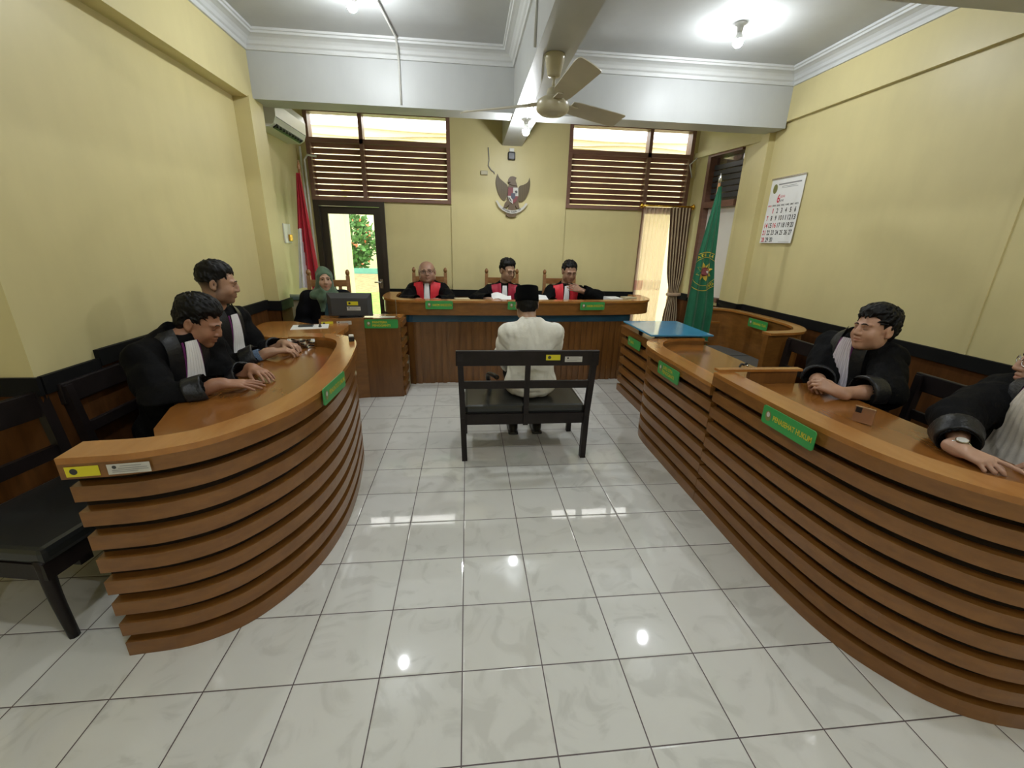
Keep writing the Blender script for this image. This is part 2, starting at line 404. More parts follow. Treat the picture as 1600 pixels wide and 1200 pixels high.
struct('beam_right', MB().box((3.165, -4.2, 2.70), (3.2, 3.47, ZC)), 'wall')
W = MB()
for lo, hi in (((-2.12, 0), (-1.83, ZC)), ((-1.0, 0), (-.16, 1.95)), ((-.16, 0), (1.30, ZC)), ((1.30, 0), (2.33, 1.95)),
               ((2.92, 0), (3.4, ZC)), ((2.33, 0), (2.92, .12)), ((-1.83, 2.93), (-.16, ZC)), ((1.30, 2.93), (2.92, ZC))):
    W.box((lo[0], YB, lo[1]), (hi[0], YB+.15, hi[1]))
W.box((-.16, YB-.02, 0), (1.30, YB, ZC))
struct('wall_back', W, 'wall')
side = [Vector((3.14, 3.8)), Vector((2.985, 4.65))]
def side_pt(t, d=0):
    a = side[0].lerp(side[1], t); return a
def side_seg(mb, t0, t1, z0, z1, o0=-.2, o1=0.0, mi=0): return ribbon(mb, [side_pt(t0), side_pt(t1)], o0, o1, z0, z1, mi)
W = MB(); side_seg(W, 0, .06, 0, ZC); side_seg(W, .72, 1.0, 0, ZC); side_seg(W, .06, .72, 0, .86); side_seg(W, .06, .72, 2.62, ZC)
struct('wall_right_bay', W, 'wall')
struct('beam_cross', MB().box((-1.80, 3.3, 2.64), (3.165, 3.55, ZC)), 'white_paint')
struct('beam_long', MB().box((.47, -4.2, 2.63), (.71, 4.63, ZC)), 'white_paint')
struct('beam_cross_near', MB().box((-1.80, .89, 2.64), (3.165, 1.13, ZC)), 'white_paint')
def cornice(n, x0, x1, y0, y1):
    prof = [(.0, .128), (.014, .126), (.018, .112), (.018, .098), (.030, .088), (.040, .066), (.058, .048), (.082, .038), (.098, .034), (.102, .020), (.114, .016), (.116, .0)]
    ring = [(x0, y0, 1, 1), (x1, y0, -1, 1), (x1, y1, -1, -1), (x0, y1, 1, -1)]; mb = MB()
    for i in range(4):
        (ax, ay, sx, sy), (bx, by, tx, ty) = ring[i], ring[(i+1) % 4]
        P = [[(ax+sx*d, ay+sy*d, ZC-h), (bx+tx*d, by+ty*d, ZC-h)] for d, h in prof]; mb.grid(P, 0, False)
    struct('trim_%d' % n, mb, 'cornice')
cornice(1, -1.80, .47, 1.13, 3.3); cornice(2, .71, 3.165, 1.13, 3.3)
cornice(3, -1.80, .47, -4.2, .89); cornice(4, .71, 3.165, -4.2, .89)
# thin ledge strip across the wall tops of the far bay
struct('trim_5', ribbon(MB(), [Vector((3.17, 3.5)), Vector((3.115, 3.8)), Vector((2.965, 4.64))], -.03, .022, 2.585, 2.645), 'wall')
# black rails and dark wainscot below them
R = MB()
R.box((-1.92, .88, .80), (-1.898, 1.2, .885)); R.box((-1.92, 1.2, .845), (-1.893, 3.2, .93))
R.box((-1.94, 3.18, .83), (-1.768, 3.47, .922)); R.box((-2.74, .852, .80), (-1.90, .872, .885))
struct('trim_6', R, 'rail_black')
R = MB(); R.box((-.99, YB-.025, .815), (-.16, YB, .90)); R.box((-.16, YB-.045, .815), (1.30, YB-.02, .90)); R.box((1.30, YB-.025, .815), (2.32, YB, .90)); R.box((2.93, YB-.025, .815), (2.985, YB, .90))
struct('trim_7', R, 'rail_black')
R = MB(); R.box((3.172, -4.2, .815), (3.2, 3.47, .90)); R.box((3.105, 3.45, .815), (3.2, 3.47, .90)); R.box((3.105, 3.47, .815), (3.13, 3.8, .90)); side_seg(R, 0, .06, .815, .90, 0, .025); side_seg(R, .72, 1.0, .815, .90, 0, .025)
struct('trim_8', R, 'rail_black')
R = MB(); R.box((-1.92, .88, 0), (-1.908, 3.2, .85)); R.box((-2.74, .86, 0), (-1.91, .87, .82)); R.box((-1.79, 3.19, 0), (-1.782, 3.46, .84)); R.box((-1.92, 3.19, 0), (-1.782, 3.2, .84)); R.box((-1.95, 3.46, 0), (-1.938, 4.65, .84))
struct('trim_9', R, 'wainscot')
R = MB(); R.box((3.188, -4.2, 0), (3.2, 3.47, .82)); R.box((3.12, 3.47, 0), (3.13, 3.8, .82)); side_seg(R, 0, 1.0, 0, .82, 0, .01)
R.box((-.99, YB-.012, 0), (-.16, YB, .82)); R.box((-.16, YB-.032, 0), (1.30, YB-.02, .82)); R.box((1.30, YB-.012, 0), (2.32, YB, .82)); R.box((2.93, YB-.012, 0), (2.985, YB, .82))
struct('trim_10', R, 'wainscot')
# vertical seam battens on the near right wall
struct('trim_11', MB().box((3.192, 1.16, .90), (3.2, 1.20, 2.70)), 'wall')

# door with its glass leaf standing in the back wall
def frame_mb(x0, x1, z0, z1, y0, y1, w, bottom=True):
    mb = MB().box((x0, y0, z0), (x0+w, y1, z1)).box((x1-w, y0, z0), (x1, y1, z1)).box((x0+w, y0, z1-w), (x1-w, y1, z1))
    if bottom: mb.box((x0+w, y0, z0), (x1-w, y1, z0+w))
    return mb
d1 = struct('door_1', frame_mb(-1.83, -.985, 0, 1.95, YB-.03, YB+.10, .06, False), 'door_dark')
lf = frame_mb(-1.768, -1.047, .01, 1.885, YB+.02, YB+.06, .085).build('leaf_frame', M['door_dark'], d1)
MB().box((-1.684, YB+.037, .095), (-1.132, YB+.043, 1.80)).build('glass_pane', M['glass'], d1)
MB().tube([(-1.09, YB+.02, .98), (-1.09, YB-.02, .98), (-1.17, YB-.025, .98)], .009).box((-1.11, YB+.014, .90), (-1.07, YB+.02, 1.02)).build('door_handle', M['steel'], d1)

def louvre_window(n, x0, x1, xm):
    w = frame_mb(x0, x1, 1.95, 2.93, YB-.035, YB+.10, .045)
    w.box((xm-.022, YB-.03, 1.98), (xm+.022, YB+.09, 2.90)); w.box((x0+.04, YB-.03, 2.575), (x1-.04, YB+.09, 2.625))
    o = struct('window_%d' % n, w, 'window_wood')
    for a, b in ((x0+.045, xm-.022), (xm+.022, x1-.045)):
        lv = MB(); k = 0; z = 2.035
        while z < 2.57:
            lv.bar((a, YB+.03, z), (b, YB+.03, z), .057, .010, up=(0, .83, .55)); z += .0655
        lv.build('louvre_slats', M['window_wood'], o)
        MB().box((a, YB+.03, 2.625), (b, YB+.035, 2.885)).build('glass_pane', M['glass'], o)
    return o
louvre_window(1, -1.83, -.16, -1.20); louvre_window(2, 1.30, 2.92, 2.345)
w3 = struct('window_3', frame_mb(2.33, 2.92, .12, 1.95, YB-.02, YB+.10, .035), 'window_wood')
MB().box((2.365, YB+.04, .155), (2.885, YB+.045, 1.915)).build('glass_pane', M['glass'], w3)
F = MB(); side_seg(F, .06, .085, .86, 2.62, -.12, -.06); side_seg(F, .66, .72, .86, 2.62, -.12, .02); side_seg(F, .085, .66, 2.56, 2.62, -.12, .02); side_seg(F, .085, .66, .86, .91, -.12, .02); side_seg(F, .085, .66, 1.98, 2.05, -.12, .02)
w4 = struct('window_4', F, 'window_wood')
lv = MB()
for k in range(6):
    z = 2.09+k*.066; side_seg(lv, .085, .66, z, z+.05, -.07-.02, -.055)
lv.build('louvre_slats', M['grey_plastic'], w4)
P_ = MB(); side_seg(P_, .085, .66, .91, 1.98, -.075, -.06); P_.build('white_infill_board', M['frosted'], w4)
P_ = MB(); side_seg(P_, .085, .66, 2.48, 2.56, -.075, -.07); P_.build('glass_pane', M['glass'], w4)

struct('side_room', MB().box((3.95, 3.2, 0), (4.05, 5.2, 3.2)).box((3.4, 3.2, 0), (4.05, 3.3, 3.2)).box((3.4, 4.9, 0), (4.05, 5.0, 3.2)).box((3.4, 3.2, 3.1), (4.05, 5.0, 3.2)), plain('side_room_paint', (.22, .20, .17), .7))
# ------------------------------------------------------------------ outside, seen through the openings
struct('lawn', MB().box((-14, 4.8, -.12), (9, 22, -.06)), 'grass')
struct('garden_bed', MB().add([(-9, 12.6, -.06), (0, 12.6, -.06), (0, 15.2, .30), (-9, 15.2, .30), (-9, 15.3, -.06), (0, 15.3, -.06)], [(0, 1, 2, 3), (3, 2, 5, 4), (0, 4, 5, 1), (0, 3, 4), (1, 5, 2)]), 'soil')
struct('garden_kerb', MB().box((-9, 15.3, -.06), (0, 15.5, .48)), plain('teal_kerb_paint', (.10, .30, .22), .6))
struct('outer_wall', MB().box((-14, 19, -.06), (9, 19.2, 5.4)), 'out_wall')
struct('outer_beam', MB().box((-6, 6.25, 2.2), (6, 6.45, 3.10)), 'out_wall')
struct('porch_wall', MB().box((1.6, 7.2, -.06), (6, 7.4, 3.0)), 'out_wall'); struct('porch_floor', MB().box((1.4, 4.8, -.06), (6, 7.2, -.02)), 'out_wall')
struct('porch_pillar', MB().box((-2.7, 6.1, -.06), (-1.87, 6.42, 2.3)), 'out_wall')
rng = random.Random(3)
def shrub(c, r, n, label):
    t = thing('flowering_shrub', label, 'shrub', (c[0], c[1], 0), group='flowering shrubs in the garden')
    lf, fl = MB(), MB()
    for i in range(n):
        v = Vector((rng.gauss(0, 1), rng.gauss(0, 1), rng.gauss(0, 1))).normalized()*r*rng.uniform(.6, 1)
        p = Vector((v.x, v.y*.6, max(.05, c[2]+v.z))); a = Vector((rng.uniform(-1, 1), rng.uniform(-1, 1), rng.uniform(-.3, 1))).normalized(); s = a.orthogonal().normalized(); L = rng.uniform(.12, .24)
        tgt = fl if rng.random() < .10 and v.y < 0 else lf
        if tgt is fl: L *= .7
        tgt.add([p, p+a*L*.5+s*L*.34, p+a*L, p+a*L*.5-s*L*.34], [(0, 1, 2, 3)])
    lf.tube([(0, 0, 0), (0, 0, c[2])], .03); lf.build('foliage', M['leaf'], t); fl.build('blossoms', M['flower'], t)
shrub((-4.55, 16.4, 1.35), 1.15, 2400, 'left flowering shrub with orange blossoms seen through the glass door')
shrub((-2.58, 16.4, .85), .62, 1100, 'right flowering shrub with orange blossoms seen through the glass door')
for i, (za, sag, which) in enumerate(((3.02, .06, 'middle'), (2.95, .10, 'lowest'), (3.09, .03, 'uppermost'))):
    pts = [(x, 6.22, za-sag*math.sin((x+3)*1.1+i)**2) for x in np.linspace(-2.3, 4.0, 30)]
    tag(MB().tube(pts, .012, 6).build('cable', M['old_paper']), which+' of the three slack cables along the outer beam above the louvres', 'cable', 'cables along the outer beam')

# ------------------------------------------------------------------ desks
def slat_front(name, path, ztop, n, parent, mat='slat', fascia=.075, pitch=None, z0=.0):
    """horizontal boards standing proud of a dark board"""
    zt = ztop-fascia; pitch = zt/(n)
    mb = MB()
    for k in range(n):
        lo = k*pitch; ribbon(mb, path, 0.0, .042, lo+.001, lo+pitch*(.60 if k else .66))
    mb.build('slatted_front', M[mat], parent)
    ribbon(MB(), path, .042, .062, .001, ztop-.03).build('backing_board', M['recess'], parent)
def rim_parts(path, ztop, parent, width=.105, over=.018, fascia=.075, drop=.07):
    ribbon(MB(), path, -over, .012, ztop-fascia, ztop-.022).build('fascia', M['slat'], parent)
    ribbon(MB(), path, -over, width, ztop-.022, ztop).build('rim', M['rim'], parent)
    ribbon(MB(), path, width-.018, width, ztop-drop-.01, ztop-.022).build('inner_lip', M['slat'], parent)
def worktop(path, back, width, z, parent):
    inner = [(p.x, p.y) for p in offset_path(path, width-.02)]
    MB().prism(inner+back, z-.03, z).build('worktop', M['worktop'], parent)
def label_strip(parent, org, ax, ay, w, h, kind, lift):
    ax, ay = Vector(ax).normalized(), Vector(ay).normalized(); nrm = ax.cross(ay).normalized(); o = Vector(org)
    def quad(u0, v0, u1, v1, d, mi, mb): mb.add([o+ax*a+ay*b+nrm*d for a, b in ((u0, v0), (u1, v0), (u1, v1), (u0, v1))], [(0, 1, 2, 3)], mi)
    mb = MB(); quad(0, 0, w, h, lift, 0, mb)
    cx, cy, cr = (h*.62, h*.52, h*.30) if kind == 'yellow' else (h*.55, h*.70, h*.17); mb.add([o+ax*(cx+cr*math.cos(t))+ay*(cy+cr*math.sin(t))+nrm*(lift+.0006) for t in np.linspace(0, 6.2, 16)], [tuple(range(16))], 1)
    if kind == 'white':
        for v, a, b in ((.74, .3, .8), (.52, .25, .93), (.34, .1, .95), (.18, .1, .7)): quad(w*a, h*v, w*b, h*(v+.07), lift+.0006, 2, mb)
    mb.build('yellow_label' if kind == 'yellow' else 'white_label', [M['yellow_tag' if kind == 'yellow' else 'white_tag'], M['ink'], M['grey_ink']], parent)

V2 = lambda L: [Vector(p) for p in L]
# left desk of the prosecutors
LP = catmull([(-1.25, .165), (-1.05, .19), (-.90, .26), (-.80, .37), (-.72, .52), (-.67, .70), (-.648, .93), (-.66, 1.2), (-.69, 1.45), (-.735, 1.72), (-.80, 1.88), (-.92, 1.99), (-1.08, 2.03), (-1.24, 2.025)], 5)
LP = [Vector((p.x, p.y)) for p in LP]
dl = thing('curved_desk', 'curved slatted wooden desk on the left with a hollow S-shaped front', 'desk', (0, 0, 0))
slat_front('slats', LP, .845, 8, dl); rim_parts(LP, .845, dl); worktop(LP, [(-1.30, 2.0), (-1.30, .75), (-1.22, .52), (-1.10, .35)], .105, .775, dl)
MB().box((-1.26, 1.965, 0), (-1.235, 2.02, .76)).build('end_panel', M['panel'], dl)
lo_ = offset_path(LP, -.019)
def along(path, s):
    """point and unit tangent at arc length s"""
    for a, b in zip(path, path[1:]):
        L = (b-a).length
        if s <= L: return a+(b-a)*(s/L), (b-a).normalized()
        s -= L
    return path[-1], (path[-1]-path[-2]).normalized()
for s, w, k in ((.008, .092, 'yellow'), (.122, .118, 'white')):
    p, t = along(lo_, s+.01); label_strip(dl, (p.x, p.y, .778), (t.x, t.y, 0), (0, 0, 1), w, .036, k, .0015)

# right desk: lawyers' unit with the raised rim, and the lower unit beyond it
RP = catmull([(1.432, 1.0), (1.432, .78), (1.434, .55), (1.445, .30), (1.485, .03), (1.575, -.16), (1.70, -.29), (1.88, -.36), (2.15, -.39), (2.5, -.38), (2.75, -.34)], 5)
RP = [Vector((p.x, p.y)) for p in RP]
dr = thing('curved_desk', 'curved slatted wooden desk of the two robed lawyers on the right with a raised rim', 'desk')
slat_front('slats', RP, .845, 8, dr); rim_parts(RP, .845, dr); worktop([p for p in RP if p.x < 2.1], [(2.05, -.2), (2.05, .5), (2.07, .995), (1.55, .995)], .105, .775, dr)
MB().box((1.64, 1.006, .01), (1.93, 1.036, .845)).build('end_panel', M['panel'], dr)
MB().box((1.44, .998, .846), (1.955, 1.042, .86)).build('end_cap', M['rim'], dr)
RP2 = catmull([(2.06, 2.30), (1.90, 2.32), (1.72, 2.27), (1.56, 2.16), (1.465, 2.0), (1.434, 1.83), (1.432, 1.5), (1.432, 1.25), (1.432, 1.004)], 5)
RP2 = [Vector((p.x, p.y)) for p in RP2]
dr2 = thing('curved_desk', 'lower curved desk end beyond the lawyers carrying a two-line green sign', 'desk')
slat_front('slats', RP2, .775, 7, dr2); rim_parts(RP2, .775, dr2, fascia=.07); worktop(RP2, [(1.62, 1.045), (2.05, 1.045), (2.05, 2.2)], .105, .72, dr2)

# bench of the judges
JP = [Vector((p.x, p.y)) for p in catmull([(-.88, 4.05), (-.89, 3.8), (-.86, 3.55), (-.76, 3.39), (-.58, 3.315), (-.17, 3.30), (.5, 3.315), (1.2, 3.36), (1.85, 3.44), (2.06, 3.53), (2.15, 3.70), (2.17, 3.9), (2.16, 4.05)], 5)]
JB = [Vector((p.x, p.y)) for p in catmull([(-.598, 3.55), (-.597, 3.46), (-.585, 3.37), (-.2, 3.395), (.53, 3.415), (1.29, 3.445), (1.83, 3.49), (1.875, 3.6), (1.88, 3.7)], 6)]
dj = thing('judges_bench', "long curved judges' bench with brown fascia and blue band", 'desk')
ribbon(MB(), JP, 0, .03, .775, .905).build('fascia', M['slat'], dj)
ribbon(MB(), JP, -.012, .13, .905, .927).build('rim', M['rim'], dj)
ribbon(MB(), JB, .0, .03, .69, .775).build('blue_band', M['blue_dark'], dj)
MB().prism([(p.x, p.y) for p in offset_path(JP, .03) if p.y < 3.80], .80, .835).build('worktop', M['panel'], dj)
pm = MB(); L = sum((b-a).length for a, b in zip(JB, JB[1:])); s = 0; k = 0
while s < L-.01:
    w = (.045, .03, .06)[k % 3]; d = (.0, .035, .018)[k % 3]; p, t = along(JB, s); q, _ = along(JB, min(L, s+w))
    n = Vector((-t.y, t.x)); pm.prism([tuple(p+n*d*.6), tuple(q+n*d*.6), tuple(q+n*.07), tuple(p+n*.07)], .001, .69); s += w; k += 1
pm.build('vertical_boards', M['panel'], dj)

# desk of the clerk with its side wing
dc = thing('clerk_desk', 'square-fronted clerk desk with a sloping side wing under the window', 'desk')
CP = V2([(-1.33, 2.86), (-.95, 2.955)]); CQ = V2([(-.95, 2.955), (-.62, 2.975)])
ribbon(MB(), CP, 0, .035, .001, .80).build('front_panel', M['slat'], dc); ribbon(MB(), CQ, -.004, .035, .001, .80).build('front_panel', M['panel'], dc)
sm = MB()
for k in range(8): sm.box((-.675, 3.0, .005+k*.1), (-.602, 3.29, .06+k*.1))
sm.build('slatted_side', M['slat'], dc); MB().box((-.695, 3.0, .001), (-.675, 3.29, .765)).build('side_panel', M['recess'], dc)
MB().prism([(-1.33, 2.895), (-.95, 2.99), (-.62, 3.01), (-.615, 3.28), (-1.0, 3.27), (-1.02, 3.2), (-1.4, 3.15)], .765, .79).build('worktop', M['rim'], dc)
MB().prism([tuple(p.xy) for p in catmull([(-1.40, 2.86), (-1.08, 2.90), (-1.08, 2.30), (-1.38, 2.27), (-1.62, 2.35), (-1.80, 2.6), (-1.82, 2.95), (-1.6, 3.0)], 4)], .72, .76).build('wing_top', M['rim'], dc)
MB().prism([(-1.74, 2.60), (-1.60, 2.42), (-1.20, 2.36), (-1.20, 2.82), (-1.70, 2.90)], .001, .72).build('wing_body', M['panel'], dc)
t = (CP[1]-CP[0]).normalized()
for a, k, w in ((.02, 'yellow', .10), (.15, 'white', .13)):
    p = CP[0]+t*a; label_strip(dc, (p.x, p.y, .745), (t.x, t.y, 0), (0, 0, 1), w, .035, k, .0015)
    if k == 'white': label_strip(dc, (p.x+.0, p.y, .63), (t.x, t.y, 0), (0, 0, 1), .02, .10, 'white', .0012)

# pedestal with the blue table top
dw = thing('witness_lectern', 'slatted wooden pedestal with a raised shiny blue top', 'lectern')
WP = V2([(2.15, 3.12), (1.66, 3.12), (1.66, 2.36), (2.15, 2.36)])
slat_front('slats', WP, .700, 6, dw, fascia=.07); ribbon(MB(), WP, -.015, .02, .630, .694).build('fascia', M['slat'], dw)
MB().box((1.64, 2.34, .695), (2.17, 3.14, .715)).build('wooden_top', M['panel'], dw)
for x, y in ((1.72, 2.42), (1.72, 2.78), (2.04, 2.42), (2.04, 2.78)): MB().lathe([(.022, .716), (.022, .79)], (x, y, 0), 12).build('stub_leg', M['black_plastic'], dw)
MB().box((1.56, 2.19, .791), (2.115, 2.86, .806), bev=.004).build('blue_top', M['blue'], dw)

# booth on the right
db = thing('curved_booth', 'curved wooden booth against the right wall with a green sign inside', 'booth')
BP = [Vector((p.x, p.y)) for p in catmull([(2.66, 3.42), (2.80, 3.42), (2.92, 3.36), (2.98, 3.2), (3.0, 2.95), (3.0, 2.65), (2.97, 2.4), (2.90, 2.24), (2.77, 2.12), (2.48, 2.07)], 5)]
ribbon(MB(), BP, -.0, .045, .001, .84).build('curved_panel', M['slat'], db); ribbon(MB(), BP, -.025, .07, .84, .86).build('rim', M['rim'], db)
MB().box((2.68, 3.32, .70), (2.86, 3.37, .72)).build('inner_shelf', M['rim'], db)
bs = thing('cushioned_bench', 'grey cushioned corner seat inside the curved booth', 'bench')
MB().prism([(2.70, 3.27), (2.86, 3.26), (2.91, 3.1), (2.93, 2.82), (2.70, 2.82)], .39, .46).build('cushion', M['grey_vinyl'], bs)
MB().prism([(2.62, 2.80), (2.93, 2.80), (2.91, 2.45), (2.83, 2.34), (2.62, 2.36)], .39, .46).build('cushion', M['grey_vinyl'], bs)
MB().prism([(2.72, 3.25), (2.88, 3.2), (2.90, 2.5), (2.80, 2.37), (2.64, 2.40)], .33, .39).build('seat_frame', M['panel'], bs)
for x, y in ((2.75, 3.2), (2.85, 3.18), (2.67, 2.44), (2.84, 2.50)): MB().box((x-.02, y-.02, 0), (x+.02, y+.02, .33)).build('leg', M['panel'], bs)

# ------------------------------------------------------------------ signs
def sign(name_text, org, ax, w, h, label, out, lines=1, group='green desk signs'):
    """green board: org is its lower left corner, ax runs along it, out is the way it faces"""
    ax = Vector(ax).normalized(); up = Vector((0, 0, 1)); out = Vector(out).normalized(); o = Vector(org)
    t = thing('desk_sign', label, 'sign', tuple(o+ax*w/2), group=group)
    L = lambda p: p-(o+ax*w/2)
    r = .012; poly = []
    for cx, cy, a0 in ((w-r, r, -90), (w-r, h-r, 0), (r, h-r, 90), (r, r, 180)):
        for k in range(5): a = math.radians(a0+k*22.5); poly.append((cx+r*math.cos(a), cy+r*math.sin(a)))
    n = len(poly); mb = MB()
    mb.add([L(o+ax*u+up*v) for u, v in poly]+[L(o+ax*u+up*v+out*.005) for u, v in poly], [tuple(range(n)), tuple(range(n, 2*n))]+[(i, (i+1) % n, n+(i+1) % n, n+i) for i in range(n)])
    mb.build('board', M['green_sign'], t)
    e = MB(); c = o+ax*(h*.46)+up*h*.5+out*.0056
    e.add([L(c+ax*h*.22*math.cos(a)+up*h*.29*math.sin(a)) for a in np.linspace(0, 2*math.pi, 20)[:-1]], [tuple(range(19))], 0)
    e.add([L(c+up*h*.08+ax*h*.12*math.cos(a)+up*h*.14*math.sin(a)+out*.0004) for a in np.linspace(0, 2*math.pi, 16)[:-1]], [tuple(range(15))], 1)
    e.build('round_emblem', [M['emblem_gold'], M['white_tag']], t)
    s = name_text.split('\n'); tm = MB(); size = h*(.40 if len(s) == 1 else .36)
    left = h*.85; avail = (w-left-.012)
    for i, l in enumerate(s):
        v = h*.5 if len(s) == 1 else h*(.68-.36*i)
        vs, _ = text_mesh(l, size); tw = max(p.x for p in vs)-min(p.x for p in vs); k = min(1.0, avail/tw)
        if len(s) > 1 or len(l) < 8: cx = left+tw*k/2
        else: cx = left+avail/2
        place_text(tm, l, size, L(o+ax*cx+up*v+out*.0062), ax, up, fit=tw*k, bold=.0007)
    tm.build('lettering', M['yellow_text'], t); return t
p, t = along(offset_path(LP, -.03), .96); q, _ = along(offset_path(LP, -.03), 1.26); ta = (q-p).normalized()
sign('PENUNTUT UMUM', (p.x, p.y, .775), (ta.x, ta.y, 0), .30, .082, 'green sign on the front of the left S-shaped desk', (ta.y, -ta.x, 0))
sign('PENASEHAT HUKUM', (1.405, .545, .745), (0, -1, 0), .31, .085, 'green PENASEHAT HUKUM sign on the rim before the two right lawyers', (-1, 0, 0))
sign('JURU SITA\nPENGGANTI', (1.405, 1.66, .645), (0, -1, 0), .31, .09, 'green two-line sign on the low rounded desk end', (-1, 0, 0))
sign('SAKSI', (1.635, 2.86, .572), (0, -1, 0), .31, .085, 'green SAKSI sign on the pedestal under the blue top', (-1, 0, 0))
sign('ORANG TUA', (2.945, 2.95, .745), (0, -1, 0), .29, .085, 'green sign inside the curved booth by the right wall', (-1, 0, 0))
sign('PANITERA\nPENGGANTI', (-.945, 2.945, .705), (1, .05, 0), .31, .085, 'green two-line sign on the clerk desk', (.05, -1, 0))
sign('HAKIM ANGGOTA', (-.40, 3.278, .842), (1, .0, 0), .28, .085, 'green sign before the leftmost judge', (0, -1, 0))
sign('HAKIM KETUA', (.45, 3.286, .842), (1, .03, 0), .28, .085, 'green sign half hidden behind the black cap', (.03, -1, 0))
sign('HAKIM ANGGOTA', (1.24, 3.334, .836), (1, .1, 0), .28, .085, 'green sign before the rightmost judge', (.1, -1, 0))
# ------------------------------------------------------------------ benches and chairs
def make_bench(label, loc, rz, tags=False):
    """two-seat black bench; origin under the rear left leg seen from behind, sitter faces +Y"""
    t = thing('two_seat_bench', label, 'bench', loc, rz, 'black two-seat benches')
    W = .875
    for x in (0.0, W):
        sgn = -1 if x == 0 else 1
        MB().bar((x, 0.0, 0), (x+sgn*.008, .012, .33), .038, .05, up=(0, 1, 0)).bar((x+sgn*.008, .012, .33), (x+sgn*.022, -.035, .815), .038, .045, up=(0, 1, 0)).build('rear_leg', M['black_wood'], t)
        MB().bar((x, .46, 0), (x, .45, .35), .038, .038, up=(0, 1, 0)).build('front_leg', M['black_wood'], t)
    MB().bar((W/2, .008, .27), (W/2, -.035, .81), .035, .03, up=(0, 1, 0)).build('middle_post', M['black_wood'], t)
    top = MB().box((-.05, -.052, .725), (W+.05, -.024, .83), bev=.006).build('top_rail', M['black_wood'], t)
    MB().box((0, -.028, .555), (W, -.006, .61), bev=.004).build('lower_rail', M['black_wood'], t)
    f = MB().box((-.01, .0, .275), (W+.01, .022, .355)).box((-.01, .455, .275), (W+.01, .477, .355)).box((-.012, .02, .275), (.01, .46, .355)).box((W-.01, .02, .275), (W+.012, .46, .355)).box((0, .02, .33), (W, .46, .35))
    f.build('seat_frame', M['black_wood'], t)
    for a, b in ((.005, W/2-.004), (W/2+.004, W-.005)):
        MB().box((a, .012, .35), (b, .49, .415), bev=.022).build('seat_cushion', M['vinyl'], t)
    return t, top
b0, top0 = make_bench('black two-seat bench in the middle of the floor under the man in white', (0.0, 1.612, 0), 0)
bl = dup(b0, (-1.86, 1.86, 0), -math.pi/2, 'black two-seat bench behind the left desk under two robed men')
br = dup(b0, (2.62, 1.08, 0), math.pi/2, 'black two-seat bench behind the bare-headed lawyer on the right')
br2 = dup(b0, (2.70, .10, 0), math.pi/2, 'black two-seat bench at the far right edge behind the lawyer with a watch')
label_strip(top0, (.555, -.0535, .765), (1, 0, 0), (0, 0, 1), .098, .038, 'yellow', .0012)
label_strip(top0, (.685, -.0535, .753), (1, 0, 0), (0, 0, 1), .120, .038, 'white', .0012)
MB().tube(catmull([(.21, .42, .42), (.185, .36, .50), (.18, .26, .57), (.20, .15, .605), (.235, .06, .61)], 4), .017, 8).build('armrest', M['black_wood'], b0)

t = thing('black_chair', 'black wooden chair with vinyl seat at the near end of the left desk', 'chair', (-1.885, .864, 0), math.radians(-99.8))
for x in (0, .52):
    MB().bar((x, 0, 0), (x, -.0, .35), .045, .045, up=(0, 1, 0)).bar((x, 0, .35), (x, -.05, .82), .045, .04, up=(0, 1, 0)).build('rear_leg', M['black_wood'], t)
    MB().tube(catmull([(x, .455, 0), (x, .44, .2), (x, .445, .37)], 4), [.018, .019, .02, .021, .022, .023, .024, .025, .026][:9], 8).build('front_leg', M['black_wood'], t)
MB().box((-.03, -.062, .70), (.55, -.036, .82), bev=.005).build('top_rail', M['black_wood'], t); MB().box((0, -.035, .50), (.52, -.012, .56)).build('lower_rail', M['black_wood'], t)
MB().box((-.02, -.01, .29), (.54, .47, .36)).box((.36, .40, .245), (.41, .44, .29)).build('seat_frame', M['black_wood'], t); MB().box((-.02, .0, .36), (.54, .48, .425), bev=.02).build('seat_cushion', M['vinyl'], t)

def judge_chair(label, x, y, rz=math.pi, first=None):
    if first: return dup(first, (x, y, 0), rz, label)
    t = thing('carved_chair', label, 'chair', (x, y, 0), rz, "brown chairs at the judges' bench")
    for s in (-1, 1):
        MB().bar((s*.21, -.20, 0), (s*.205, -.21, .42), .045, .045, up=(0, 1, 0)).bar((s*.205, -.21, .42), (s*.195, -.27, 1.13), .04, .035, up=(0, 1, 0)).lathe([(.012, 1.13), (.022, 1.145), (.024, 1.165), (.016, 1.185), (.004, 1.195)], (s*.195, -.27, 0), 10).build('rear_post', M['chair_wood'], t)
        MB().bar((s*.21, .22, 0), (s*.21, .22, .40), .045, .045, up=(0, 1, 0)).build('front_leg', M['chair_wood'], t)
    MB().box((-.18, -.275, 1.015), (.18, -.25, 1.085), bev=.004).build('crest_rail', M['chair_wood'], t); MB().box((-.19, -.235, .60), (.19, -.21, .65)).build('lower_rail', M['chair_wood'], t)
    for x_ in (-.11, 0, .11): MB().bar((x_, -.225, .64), (x_, -.262, 1.02), .035, .014, up=(0, 1, 0)).build('back_slat', M['chair_wood'], t)
    MB().box((-.24, -.23, .37), (.24, .25, .425), bev=.01).build('seat', M['chair_wood'], t); return t
jc = judge_chair('brown wooden chair with spindled back behind the leftmost bald judge', -.44, 4.13)
judge_chair('brown wooden chair with turned finials behind the middle judge', .47, 4.13, first=jc)
judge_chair('brown wooden chair behind the rightmost judge', 1.22, 4.13, first=jc)
judge_chair('brown chair hidden under the woman in the green headscarf', -1.41, 3.43, math.radians(190), first=jc)['group'] = 'clerk seating'

